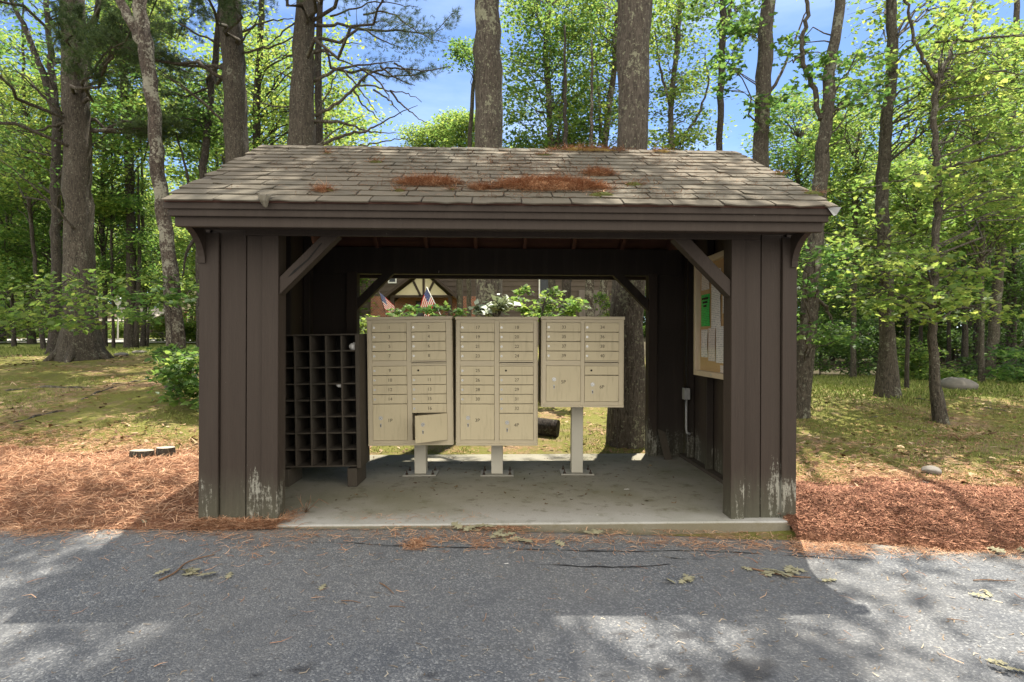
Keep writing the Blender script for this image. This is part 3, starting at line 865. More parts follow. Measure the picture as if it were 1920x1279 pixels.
# rafters and ridge board
for k in range(8):
    x = -1.92 + k * 0.548
    for s in (-1, 1):
        def yy(v): return v if s < 0 else 2 * RG_Y - v
        t0, t1 = 0.032, 0.14
        pr = [(yy(-0.30), roof_z(-0.30) - t0 / math.cos(SL)), (yy(RG_Y - 0.022), roof_z(RG_Y - 0.022) - t0 / math.cos(SL)), (yy(RG_Y - 0.022), roof_z(RG_Y - 0.022) - t1 / math.cos(SL)), (yy(-0.02), roof_z(-0.02) - t1 / math.cos(SL)), (yy(-0.30), roof_z(-0.30) - 0.065)]
        g = Geo(); g.prism(pr, x - 0.019, x + 0.019, 'x'); g.obj('rafter', RED_WOOD, sh, 0, fix=True)
g = Geo(); g.box(-2.05, 2.05, RG_Y - 0.019, RG_Y + 0.019, RG_Z - 0.2, RG_Z - 0.045); g.obj('ridge_beam', RED_WOOD, sh)
# roof deck + shingles laid in courses of single tabs
def slope_pt(s, h, side):
    """s metres up the slope from the eave, h above the deck surface"""
    y = E_Y + s * math.cos(SL) - h * math.sin(SL); z = E_Z - 0.014 + s * math.sin(SL) + h * math.cos(SL)
    return (y if side < 0 else 2 * RG_Y - y), z
SLEN = (RG_Y - E_Y) / math.cos(SL)
g = Geo()
for side in (-1, 1):
    pr = [slope_pt(0.012, 0, side), slope_pt(SLEN, 0, side), slope_pt(SLEN - 0.02, -0.02, side), slope_pt(0.012, -0.02, side)]
    g.prism(pr, -2.185, 2.195, 'x')
    pr = [slope_pt(0.010, 0.003, side), slope_pt(SLEN, 0.003, side), slope_pt(SLEN, 0.0005, side), slope_pt(0.010, 0.0005, side)]
    g.prism(pr, -2.19, 2.20, 'x', 1)
roof = g.obj('roof', [RED_WOOD, DECKTOP], sh, 0, fix=True)
for side in (-1, 1):
    g = Geo(); rs = np.random.default_rng(5 if side < 0 else 6)
    NR = 14; ex = SLEN / NR
    for i in range(NR):
        s0 = i * ex - (0.012 if i == 0 else 0); s1 = min(s0 + ex + 0.03, SLEN)
        x = -2.205 + (-0.17 if i % 2 else 0) + rs.uniform(-0.03, 0.03) + (0.11 if i % 3 == 1 else 0)
        row_d = rs.normal(0, 0.003)
        while x < 2.215:
            w = 0.33 + rs.normal(0, 0.006)
            a, b = max(x + 0.005, -2.205), min(x + w - 0.006, 2.215)
            x += w
            if b - a < 0.03: continue
            m = 5
            xx = np.linspace(a, b, m)
            lift = 0.0105 + 0.005 * rs.random(m); lift[0] += abs(rs.normal(0, 0.0035)); lift[-1] += abs(rs.normal(0, 0.0035))
            if i == 0: lift = lift + np.abs(rs.normal(0, 0.004, m)) - 0.004
            se = s0 + row_d + rs.normal(0, 0.0032, m)
            lo_t = np.array([(xx[k], *slope_pt(se[k], lift[k], side)) for k in range(m)])
            lo_b = np.array([(xx[k], *slope_pt(se[k] + 0.002, lift[k] - 0.009, side)) for k in range(m)])
            mid = np.array([(xx[k], *slope_pt((se[k] + s1) / 2, lift[k] * 0.55 + 0.004, side)) for k in range(m)])
            up = np.array([(xx[k], *slope_pt(s1, 0.0035, side)) for k in range(m)])
            ia = np.arange(m - 1)
            g.add(np.concatenate([lo_b, lo_t, mid, up]), np.concatenate([np.stack([k * m + ia, k * m + ia + 1, (k + 1) * m + ia + 1, (k + 1) * m + ia], -1) for k in range(3)] + [np.array([(0, m, 2 * m, 2 * m)])[:0]]))
            b0 = g.n - 4 * m
            g.Fc.append((np.array([[b0, b0 + m, b0 + 2 * m, b0 + 3 * m]]), 0, False)); g.Fc.append((np.array([[b0 + m - 1, b0 + 4 * m - 1, b0 + 3 * m - 1, b0 + 2 * m - 1]]), 0, False))
    g.obj('shingles', SHINGLE, roof)
g = Geo()
x = -2.2
while x < 2.2:
    w = 0.145; b = min(x + w + 0.02, 2.21); h = rb.uniform(0.0, 0.004)
    pr = []
    for side, s in ((-1, SLEN - 0.12), (-1, SLEN - 0.01), (1, SLEN - 0.01), (1, SLEN - 0.12)):
        pr.append(slope_pt(s + rb.normal(0, 0.003), 0.016 + h, side))
    a3 = [(x, *p) for p in pr]; b3 = [(b, p[0], p[1] - 0.006) for p in pr]
    g.add(a3 + b3, [(0, 4, 5, 1), (1, 5, 6, 2), (2, 6, 7, 3)])
    g.add([(x, *pr[k]) for k in range(4)] + [(x, pr[k][0], pr[k][1] - 0.012) for k in range(4)], [(0, 1, 5, 4), (1, 2, 6, 5), (2, 3, 7, 6)])
    x += w
g.obj('ridge_cap', SHINGLE, roof)
# needles caught thinly along the courses
rn = np.random.default_rng(12)
nn = 5200
ss = rn.random(nn) * SLEN; ss = np.where(rn.random(nn) < 0.6, np.round(ss / (SLEN / 14)) * (SLEN / 14) - 0.012 + rn.normal(0, 0.012, nn), ss)
xx = rn.normal(0.35, 1.05, nn); kk = (np.abs(xx) < 2.15) & (ss > 0.01) & (ss < SLEN - 0.02) & (fbm(xx * 3, ss * 3, 91) > rn.uniform(0.2, 0.7, nn))
xx, ss = xx[kk], ss[kk]; hgt = 0.022 + 0 * xx
ROOF_NEEDLES = np.stack([xx, E_Y + ss * math.cos(SL) - hgt * math.sin(SL), E_Z - 0.014 + ss * math.sin(SL) + hgt * math.cos(SL)], -1)
# torn flap of shingle hanging over the edge and a bent scrap of flashing at the far corner
def roof_at(px, py, h=0.0):
    """point of the front slope seen at a photo pixel, in shelter space"""
    best = None
    MI = (Matrix.Translation(SH_LOC) @ sh.rotation_euler.to_matrix().to_4x4()).inverted()
    o_ = MI @ Vector((0, 0, CZ)); d_ = (MI.to_3x3() @ Vector(((px - 960) / F, 1, -(py - 640) / F)))
    nrm = Vector((0, -math.sin(SL), math.cos(SL))); p0 = Vector((0, E_Y, E_Z + h))
    t = (p0 - o_).dot(nrm) / d_.dot(nrm)
    return o_ + d_ * t
c = roof_at(505, 370)
g = Geo(); m = 6
v = []
for j, (s, hh) in enumerate(((0.05, 0.028), (-0.005, 0.034), (-0.035, 0.012), (-0.04, -0.025))):
    for k in range(m):
        u = k / (m - 1)
        wv = 0.055 * (1 - 0.25 * j) * (1 + 0.2 * math.sin(k * 2.1 + j))
        y, z = slope_pt(s + 0.008 * math.sin(k * 1.7), hh + 0.006 * math.sin(k * 2.3 + j), -1)
        v.append((c.x + (u - 0.5) * 2 * wv, y, z))
g.add(v, [(j * m + k, j * m + k + 1, (j + 1) * m + k + 1, (j + 1) * m + k) for j in range(3) for k in range(m - 1)])
o = g.obj('torn_shingle', SHINGLE, roof); md_ = o.modifiers.new('thick', 'SOLIDIFY'); md_.thickness = 0.007
g = Geo()
g.add([(2.15, -0.40, 2.195), (2.235, -0.42, 2.187), (2.26, -0.33, 2.180), (2.205, -0.31, 2.20), (2.19, -0.41, 2.13), (2.215, -0.40, 2.14)], [(0, 1, 2, 3), (0, 4, 5, 1)])
o = g.obj('bent_flashing', GALV, roof); md_ = o.modifiers.new('thick', 'SOLIDIFY'); md_.thickness = 0.002

# moss cushions and needle drifts lying on the roof
SHM = Matrix.Translation(SH_LOC) @ sh.rotation_euler.to_matrix().to_4x4()
g = Geo(); g.add(*strips(ROOF_NEEDLES, rn, (0.04, 0.09), (0.002, 0.004), 0.10, 0.2))
o = g.obj('pine_needles', NEEDLE); o.matrix_world = SHM; tag(o, 'thin scatter of needles caught along the shingle courses', 'pine needles', None, 'stuff')
def roof_patch(px, py, wpx, hs, name, label, cat, mat, hh=0.03, n=0, needle=NEEDLE, seed=1, core=True):
    rg = np.random.default_rng(seed)
    c = roof_at(px, py); s_c = (c.y - E_Y) / math.cos(SL)
    w = wpx / F * (SHM @ c).y / 2
    g = Geo()
    if core:
        nr, na = 6, 26
        vs = []; 
        for r_ in range(nr + 1):
            for a_ in range(na):
                an = 2 * math.pi * a_ / na; t = r_ / nr
                k = 0.75 + 0.5 * float(fbm(math.cos(an) * 2 + seed, math.sin(an) * 2, seed))
                xx = c.x + math.cos(an) * w * t * k * (0.78 if n > 200 else 1); ss = s_c + math.sin(an) * hs * t * k * (0.72 if n > 200 else 1)
                y, z = slope_pt(ss, 0.010 + hh * (1 - t * t) * (0.6 + 0.8 * float(fbm(xx * 14, ss * 14, seed + 4))) - 0.006 * (r_ == nr), -1)
                vs.append((xx, y, z))
        idx = np.arange((nr + 1) * na).reshape(nr + 1, na); nx_ = np.roll(idx, -1, 1)
        g.add(vs, np.stack([idx[:-1], idx[1:], nx_[1:], nx_[:-1]], -1).reshape(-1, 4), 0, True)
    if n:
        an = rg.uniform(0, 2 * np.pi, n); rr = np.sqrt(rg.random(n)) * (0.85 + 0.4 * rg.random(n))
        k = 0.7 + 0.5 * fbm(np.cos(an) * 2 + seed, np.sin(an) * 2, seed)
        xx = c.x + np.cos(an) * w * rr * k; ss = s_c + np.sin(an) * hs * rr * k
        hgt = 0.012 + hh * np.clip(1 - rr ** 2, 0, 1) * rg.uniform(0.3, 1.1, n)
        y = E_Y + ss * math.cos(SL) - hgt * math.sin(SL); z = E_Z - 0.014 + ss * math.sin(SL) + hgt * math.cos(SL)
        vv, ff = strips(np.stack([xx, y, z], -1), rg, (0.04, 0.10), (0.0018, 0.004), 0.30, 0.25)
        g.add(vv, ff, 1)
    o = g.obj(name, [mat, needle])
    o.matrix_world = SHM
    return tag(o, label, cat, 'moss on the shingles' if 'moss' in name else 'needle drifts on the roof')
roof_patch(800, 344, 122, 0.085, 'needle_drift', 'orange pine needle drift on the left-centre shingles, middle-sized of the roof drifts', 'pine needles', DRIFT, 0.030, 2600, NEEDLE, 2)
roof_patch(1030, 350, 235, 0.125, 'needle_drift', 'largest orange pine needle drift low on the roof shingles', 'pine needles', DRIFT, 0.05, 5200, NEEDLE, 3)
roof_patch(1122, 327, 58, 0.06, 'needle_drift', 'small needle drift just above the largest drift on the roof', 'pine needles', DRIFT, 0.028, 900, NEEDLE, 4)
roof_patch(902, 354, 40, 0.05, 'needle_drift', 'small needle drift touching the left end of the largest roof drift', 'pine needles', DRIFT, 0.018, 500, NEEDLE, 5)
roof_patch(606, 358, 30, 0.04, 'needle_drift', 'small needle tuft beside a moss cushion on the lower left shingles', 'pine needles', DRIFT, 0.012, 260, NEEDLE, 6)
roof_patch(1105, 283, 160, 0.05, 'ridge_moss', 'long golden moss mat along the roof ridge', 'moss', MOSS_GOLD, 0.035, 900, NEEDLE, 7)
roof_patch(1240, 285, 40, 0.035, 'ridge_moss', 'short golden moss tuft on the ridge right of the pale lichened trunk', 'moss', MOSS_GOLD, 0.02, 150, NEEDLE, 8)
for k, (px, py, w, hs, hh, lab) in enumerate(((1128, 366, 50, 0.035, 0.025, 'green moss cushion under the right end of the largest needle drift'), (1188, 346, 34, 0.03, 0.022, 'round green moss cushion right of the largest needle drift'),
        (614, 357, 26, 0.025, 0.02, 'dark moss cushion on the lower left shingles beside a needle tuft'), (706, 304, 26, 0.022, 0.014, 'thin dark moss cushion high on the left half of the roof'),
        (614, 288, 18, 0.018, 0.012, 'tiny moss cushion near the left end of the ridge'), (848, 356, 12, 0.018, 0.016, 'tiny moss dot below the right tip of the middle needle drift'),
        (1020, 291, 30, 0.018, 0.014, 'flat brownish moss strip just below the ridge moss mat'), (750, 357, 22, 0.022, 0.014, 'moss cushion under the left tip of the middle needle drift'),
        (1525, 363, 44, 0.03, 0.022, 'mixed moss and needle tuft at the lower right corner of the roof'), (1462, 327, 20, 0.025, 0.018, 'small moss tuft high on the right end of the roof'))):
    roof_patch(px, py, w, hs, 'moss_cushion', lab, 'moss', MOSS, hh, 60, NEEDLE, 20 + k)

# ================================================================== MAILBOXES
_txt = {}
def text_mesh(s, h):
    key = (s, h)
    if key not in _txt:
        cu = bpy.data.curves.new('number', 'FONT'); cu.body = s; cu.size = h / 0.7; cu.align_x = 'CENTER'; cu.align_y = 'CENTER'; cu.resolution_u = 3
        cu.extrude = 0.0004
        o = bpy.data.objects.new('number', cu); COL.objects.link(o)
        dg = bpy.context.evaluated_depsgraph_get()
        me = bpy.data.meshes.new_from_object(o.evaluated_get(dg)); me.materials.clear(); me.materials.append(INK)
        bpy.data.objects.remove(o); bpy.data.curves.remove(cu)
        _txt[key] = me
    return _txt[key]
def link(name, me, parent, loc=(0, 0, 0), rot=(0, 0, 0)):
    o = bpy.data.objects.new(name, me); COL.objects.link(o); o.parent = parent; o.location = loc; o.rotation_euler = rot
    return o
g = Geo(); g.cyl((0, -0.004, 0), 0.0105, 0.005, 'y', 18); g.cyl((0, -0.0062, 0), 0.0065, 0.003, 'y', 14); g.box(-0.0012, 0.0012, -0.0072, -0.006, -0.004, 0.004, 1)
LOCK = g.mesh('lock', [STEEL, DARK])
g = Geo()
g.cyl((0, -0.004, 0), 0.0185, 0.006, 'y', 22); g.cyl((0, -0.010, 0), 0.0105, 0.008, 'y', 16, 0)
for a in range(6):
    an = a * math.pi / 3; g.cyl((0.0135 * math.cos(an), -0.006, 0.0135 * math.sin(an)), 0.002, 0.003, 'y', 6, 1)
g.box(-0.0015, 0.0015, -0.013, -0.010, -0.005, 0.005, 1)
KEYLOCK = g.mesh('lock', [STEEL, DARK])
g = Geo(); g.cyl((0, -0.003, 0.008), 0.0085, 0.004, 'y', 14); g.box(-0.006, 0.006, -0.003, 0.0, -0.020, 0.008); g.box(-0.003, 0.003, -0.0045, -0.003, -0.016, 0.006, 1)
KEYHOLE = g.mesh('keyhole', [STEEL, DARK])

PZ = 695.0
def U(u): return u / PZ
def cluster_box(name, label, px_c, w_u, h_u, left, right, dy, cols, ztop, tilt, pole_dx, base_py, open_right=False):
    """left/right: lists of (kind, v0, v1, text). Measures in zoomed photo units from the box's top."""
    Y0 = 5.20
    X = (px_c - 960) / F * Y0
    t = thing(name, label, 'mailbox', (X, Y0, 0.145), 0, 'mailboxes under the shelter roof')
    t.rotation_euler = (0, tilt, 0)
    W = U(w_u); H = U(h_u); zt = ztop - 0.145; zb = zt - H; D = 0.44
    cx = lambda u: u / PZ - W / 2
    cz = lambda v: zt - v / PZ
    (a0, a1), (b0, b1) = cols
    g = Geo()
    g.box(-W / 2, -W / 2 + 0.012, 0.014, D, zb, zt - 0.03); g.box(W / 2 - 0.012, W / 2, 0.014, D, zb, zt - 0.03)
    g.box(-W / 2 + 0.012, W / 2 - 0.012, 0.014, D, zb, zb + 0.012); g.box(-W / 2 + 0.012, W / 2 - 0.012, D - 0.012, D, zb + 0.012, zt - 0.03)
    # face frame
    g.box(-W / 2, cx(a0), -0.002, 0.013, zb, zt - 0.032); g.box(cx(a1), cx(b0), -0.002, 0.013, zb, zt - 0.032); g.box(cx(b1), W / 2, -0.002, 0.013, zb, zt - 0.032)
    for (p0, p1), lst in (((a0, a1), left), ((b0, b1), right)):
        edges = [20] + [e for it in lst for e in it[1:3]] + [h_u]
        for k in range(0, len(edges), 2):
            v0, v1 = edges[k], edges[k + 1]
            if v1 - v0 > 6: g.box(cx(p0) + 0.0005, cx(p1) - 0.0005, -0.0015, 0.0125, cz(v1) + 0.0005 if v1 < h_u else zb, cz(v0) - 0.0005 if v0 > 20 else zt - 0.0305)
    # inner back panel behind the doors keeps the inside dark
    g.box(-W / 2 + 0.013, W / 2 - 0.013, 0.30, 0.305, zb + 0.013, zt - 0.031)
    g.box(cx(a1) + 0.004, cx(b0) - 0.004, 0.0135, 0.299, zb + 0.013, zt - 0.031)
    # rolled edge strips
    for x in (-W / 2 + 0.004, W / 2 - 0.010): g.box(x, x + 0.006, -0.008, -0.0022, zb + 0.01, zt - 0.034)
    cab = g.obj('cabinet', TAN_FRAME, t, 0.0015)
    g = Geo(); g.box(-W / 2 - 0.006, W / 2 + 0.006, -0.016, D + 0.006, zt - 0.030, zt); g.obj('hood', TAN_FRAME, t, 0.006)
    g = Geo(); g.box(-W / 2 + 0.002, W / 2 - 0.002, -0.014, 0.0, zb - 0.004, zb + 0.014); g.obj('bottom_rail', TAN_FRAME, t, 0.002)
    for (p0, p1), lst in (((a0, a1), left), ((b0, b1), right)):
        x0, x1 = cx(p0) + 0.002, cx(p1) - 0.002
        for kind, v0, v1, s in lst:
            zh, zl = cz(v0) - 0.0018, cz(v1) + 0.0018
            zc = (zh + zl) / 2
            if kind == 'slot':
                g = Geo(); g.box(x0 + 0.004, x1 - 0.004, 0.02, 0.05, zl + 0.001, zh - 0.001, 1); g.box(x0, x1, -0.004, 0.008, zl, zl + 0.010); g.box(x0 - 0.004, x1 + 0.003, -0.020, -0.012, zh - 0.006, zh + 0.006); g.box(x0 - 0.004, x1 + 0.003, -0.014, 0.006, zh + 0.002, zh + 0.007)
                g.obj('mail_slot', [TAN_FRAME, DARK], t, 0.001); continue
            opened = (kind == 'parcel' and open_right and p0 == b0)
            g = Geo()
            if opened:
                g.box(x0 - x1, 0, -0.012, 0.003, zl - zc, zh - zc); g.box(x0 - x1 + 0.006, -0.006, 0.003, 0.014, zl - zc + 0.006, zh - zc - 0.006)
                d_ = g.obj('parcel_door', TAN, t, 0.002); d_.location = (x1, -0.004, zc); d_.rotation_euler = (0, 0, R(33)); ox, oz, oy = x0 - x1, 0.0, 0
                d_['label'] = 'parcel door swung open'
            else:
                g.box(x0, x1, -0.010, 0.004, zl, zh)
                d_ = g.obj({'door': 'mail_door', 'parcel': 'parcel_door', 'panel': 'lock_panel'}[kind], TAN, t, 0.0022); ox, oz, oy = x0, zc, 0
            if kind == 'door':
                link('lock', LOCK, d_, (ox + U(14), -0.0105, oz)); link('number', text_mesh(s, 0.029), d_, (ox + U(112), -0.0109, oz), (R(90), 0, 0))
            elif kind == 'panel':
                g = Geo(); g.cyl((ox + U(42), -0.0125, oz), 0.0095, 0.0035, 'y', 14, 0); g.obj('lock_hole', DARK, d_)
            elif kind == 'parcel':
                hi = (zh - zl)
                lz = oz + hi * (0.16 if hi < 0.30 else 0.12)
                link('lock', KEYLOCK, d_, (ox + U(50), -0.0105, lz)); link('keyhole', KEYHOLE, d_, (ox + U(50), -0.0105, lz - 0.066))
                link('number', text_mesh(s, 0.031), d_, (ox + U(110), -0.0109, lz - 0.024), (R(90), 0, 0))
    # pedestal, plate and anchor bolts: stand upright on the slab
    yp = 1.295 * F / (base_py - 640) - Y0
    px_off = pole_dx
    g = Geo(); g.box(px_off - 0.056, px_off + 0.056, yp - 0.056, yp + 0.056, 0.013, zb + 0.003); g.obj('pedestal', POST_PAINT, t, 0.006)
    g = Geo(); g.box(px_off - 0.16, px_off + 0.16, yp - 0.115, yp + 0.115, 0.001, 0.013); g.obj('base_plate', PLATE_GREY, t, 0.002)
    for sx in (-1, 1):
        for sy in (-1, 1):
            g = Geo(); c = (px_off + sx * 0.125, yp + sy * 0.085)
            g.cyl((c[0], c[1], 0.013), 0.015, 0.004, 'z', 12); g.cyl((c[0], c[1], 0.017), 0.0125, 0.012, 'z', 6); g.cyl((c[0], c[1], 0.029), 0.006, 0.022, 'z', 8); g.obj('anchor_bolt', BOLT_IRON, t)
    return t

def rows(start, n, texts, pitch=61, kind='door'):
    return [(kind, start + k * pitch, start + (k + 1) * pitch - 1, texts[k]) for k in range(n)]
cluster_box('cluster_mailbox', 'tan cluster mailbox numbered 1 to 16, its lower right parcel door ajar', 771.5, 548, 825,
    rows(40, 4, ['1', '3', '5', '7']) + rows(317, 4, ['9', '10', '12', '14']) + [('parcel', 561, 795, '1P')],
    rows(40, 4, ['2', '4', '6', '8']) + [('slot', 286, 305, '')] + [('panel', 317, 377, '')] + rows(378, 4, ['11', '13', '15', '16']) + [('parcel', 622, 795, '2P')],
    0, ((32, 255), (285, 508)), 1.667, R(-0.75), 0.045, 889, True)
cluster_box('cluster_mailbox', 'tan cluster mailbox numbered 17 to 32 between the two other cabinets', 931.5, 527, 825,
    rows(40, 4, ['17', '19', '21', '23']) + rows(317, 4, ['25', '26', '28', '30']) + [('parcel', 561, 792, '3P')],
    rows(40, 4, ['18', '20', '22', '24']) + [('slot', 286, 305, '')] + [('panel', 317, 376, '')] + rows(377, 4, ['27', '29', '31', '32']) + [('parcel', 621, 792, '4P')],
    0, ((28, 249), (279, 499)), 1.665, R(0.0), -0.004, 889)
cluster_box('cluster_mailbox', 'short tan cluster mailbox numbered 33 to 40 on a taller pedestal', 1091, 532, 580,
    rows(40, 4, ['33', '35', '37', '39']) + [('parcel', 317, 547, '5P')],
    rows(40, 4, ['34', '36', '38', '40']) + [('slot', 286, 305, '')] + [('panel', 317, 376, '')] + [('parcel', 378, 547, '6P')],
    0, ((32, 254), (279, 499)), 1.667, R(0.3), -0.012, 887)

# ================================================================== PIGEONHOLE SHELF
t = thing('pigeonhole_shelf', 'weathered dark wood pigeonhole shelf leaning beside the first mailbox', 'shelf', (-1.36, 5.0, 0.145))
t.rotation_euler = (0, R(-0.9), R(0))
z0, z1 = 0.185, 1.355
pw, dep = 0.139, 0.29
g = Geo(); g.box(-0.018, 0.018, 0.0, dep + 0.03, z0 - 0.02, z1 + 0.005); g.obj('side_panel', OLD_WOOD, t, 0.003)
g = Geo(); g.box(-5 * pw - 0.014, -5 * pw + 0.014, 0.0, dep, z0, z1); g.obj('side_panel', OLD_WOOD, t, 0.003)
for k in range(1, 5):
    g = Geo(); g.box(-k * pw - 0.007, -k * pw + 0.007, 0.0, dep, z0 + 0.006, z1 - 0.007); g.obj('divider', OLD_WOOD, t, 0.002)
for k in range(9):
    z = z1 - k * 0.1462
    g = Geo(); g.box(-5 * pw + 0.0145, -0.0185, 0.010 if 0 < k < 8 else -0.004, dep, z - 0.006, z + 0.006); g.obj('shelf_board', OLD_WOOD, t, 0.002)
g = Geo(); g.box(-5 * pw + 0.0145, -0.0185, dep + 0.001, dep + 0.008, z0, z1); g.obj('back_panel', DARK, t)
for x in (-0.10, -5 * pw - 0.01):
    g = Geo(); g.box(x, x + 0.085, -0.01, dep + 0.02, 0.003, z0 - 0.021); g.obj('foot_block', OLD_WOOD, t, 0.004)
# crumpled paper lying in two of the holes
def blob(name, c, r, seed, mat, sx=1.0, sz=0.7, n=10, amp=0.35):
    rg = np.random.default_rng(seed); g = Geo(); vs = []
    for i in range(n + 1):
        th = math.pi * i / n
        for j in range(2 * n):
            ph = math.pi * j / n
            d = 1 + amp * (float(fbm(math.cos(ph) * math.sin(th) * 1.6 + seed * 3.1, math.cos(th) * 1.6 + math.sin(ph) * math.sin(th) * 2.3, seed)) - 0.5) * 2
            vs.append((r * d * sx * math.sin(th) * math.cos(ph), r * d * math.sin(th) * math.sin(ph), r * d * sz * math.cos(th)))
    m = 2 * n; idx = np.arange((n + 1) * m).reshape(n + 1, m); nx_ = np.roll(idx, -1, 1)
    g.add(vs, np.stack([idx[:-1], idx[1:], nx_[1:], nx_[:-1]], -1).reshape(-1, 4), 0, n > 12)
    return g.obj(name, mat, None, 0, c)
tag(blob('crumpled_paper', (-1.545, 5.05, 1.013 + 0.03), 0.026, 4, WHITE, 1.3, 0.75), 'small crumpled white paper scrap in the fourth column of the pigeonhole shelf', 'paper', 'paper left in the pigeonholes')
tag(blob('crumpled_paper', (-1.425, 5.07, 1.356 + 0.035), 0.042, 9, WHITE, 1.0, 0.8, 12), 'larger crumpled grey-white paper in the top right pigeonhole', 'paper', 'paper left in the pigeonholes')

# ================================================================== NOTICE BOARD, on the right inner wall (built in shelter space)
def in_shelter(o_, p):
    o_.location = SHM @ Vector(p); o_.rotation_euler = sh.rotation_euler; return o_
XB = 1.935
nb = thing('notice_board', 'glazed notice board in a pale bronze frame on the inner wall', 'notice board'); in_shelter(nb, (XB, 0, 0))
y0, y1, zb, zt = 0.20, 1.34, 0.975, 2.07
g = Geo(); g.box(-0.012, 0.05, y0 + 0.01, y1 - 0.01, zb + 0.01, zt - 0.01); g.obj('backing', CORK, nb)
g = Geo(); f = 0.05
g.box(-0.062, 0.052, y0, y0 + f, zb, zt); g.box(-0.062, 0.052, y1 - f, y1, zb, zt); g.box(-0.0615, 0.0515, y0 + f, y1 - f, zb, zb + f); g.box(-0.0615, 0.0515, y0 + f, y1 - f, zt - f, zt)
g.obj('frame', ALU, nb, 0.004)
g = Geo(); g.cyl((-0.066, (y0 + y1) / 2 + 0.12, zb + 0.025), 0.011, 0.006, 'x', 12); g.obj('lock', STEEL, nb)
g = Geo(); g.add([(-0.045, y0 + f - 0.004, zb + f - 0.004), (-0.045, y1 - f + 0.004, zb + f - 0.004), (-0.045, y1 - f + 0.004, zt - f + 0.004), (-0.045, y0 + f - 0.004, zt - f + 0.004)], [(0, 1, 2, 3)]); g.obj('glass_pane', GLASS, nb)
# sheets pinned inside: (distance in from the rear frame, width, top z, height)
sheets = [('green', 0.03, 0.22, 1.74, 0.30, PAPER_GREEN, 'bright green sheet with a dark heading pinned in the notice board'),
          ('white', 0.29, 0.22, 1.94, 0.52, PAPER, 'tall white notice right of the green sheet in the notice board'),
          ('white', 0.05, 0.20, 1.99, 0.21, PAPER_PINK, 'faded pinkish notice above the green sheet in the notice board'),
          ('white', 0.03, 0.17, 1.41, 0.26, PAPER, 'white typed sheet right below the green sheet'),
          ('white', 0.22, 0.17, 1.42, 0.30, PAPER_PINK, 'pale typed sheet below the tall white notice'),
          ('white', 0.41, 0.20, 1.43, 0.32, PAPER, 'white typed sheet beside the front post in the lower row'),
          ('white', 0.54, 0.20, 1.84, 0.30, PAPER, 'white photo notice nearest the front post, upper row'),
          ('white', 0.50, 0.14, 1.09, 0.11, PAPER_PINK, 'small pale card at the bottom of the notice board')]
for k, (nm, off, w, top, h, mt, lab) in enumerate(sheets):
    g = Geo(); n = 6; v = []
    for i in range(n + 1):
        for j in range(2):
            v.append((-0.016 - 0.003 * (k % 3) - 0.006 * math.sin(i / n * math.pi) * (j), y1 - 0.05 - off - w * j, top - h * i / n))
    g.add(v, [(2 * i, 2 * i + 1, 2 * i + 3, 2 * i + 2) for i in range(n)])
    if nm == 'green':
        for r_, (a_, b_) in enumerate(((0.03, 0.05), (0.065, 0.085), (0.10, 0.12))):
            g.box(-0.0225, -0.0215, y1 - 0.05 - off - w + 0.03 + 0.02 * r_, y1 - 0.05 - off - 0.03 - 0.02 * r_, top - b_, top - a_, 1)
    o = g.obj('paper_notice', [mt, DARK]); in_shelter(o, (XB, 0, 0)); tag(o, lab, 'notice', 'notices pinned in the board')
# switch box with conduit and cable
eb = thing('electrical_box', 'small grey metal switch box with a pipe below on the inner wall', 'switch box'); in_shelter(eb, (2.02, 1.89, 0))
g = Geo(); g.box(-0.055, 0.0, -0.04, 0.04, 0.68, 0.80); g.box(-0.06, -0.0552, -0.043, 0.043, 0.677, 0.803); g.obj('box', GALV, eb, 0.003)
g = Geo(); g.tube([(-0.028, 0, 0.68), (-0.028, 0, 0.50), (-0.028, 0, 0.36), (-0.024, -0.01, 0.325), (0.01, -0.02, 0.31)], 0.0125, 10); g.obj('conduit', GALV, eb)
g = Geo(); g.tube([(-0.02, 0.0, 0.80), (-0.03, 0.01, 1.05), (-0.022, 0.0, 1.4), (-0.032, 0.008, 1.8), (-0.025, 0, 2.3)], 0.006, 7); g.obj('cable', BLACKW, eb)
# leaning off-cut of board in the rear right corner
g = Geo(); g.prism([(0, 0.0), (0.085, 0.0), (0.03, 0.30), (-0.055, 0.335)], 0, 0.018, 'y'); o = g.obj('wood_offcut', OLD_WOOD, None, 0.003, fix=True)
o.location = SHM @ Vector((1.80, 2.02, 0.004)); o.rotation_euler = (R(-14), 0, SY); tag(o, 'split grey board offcut leaning in the rear right corner of the shelter', 'board')

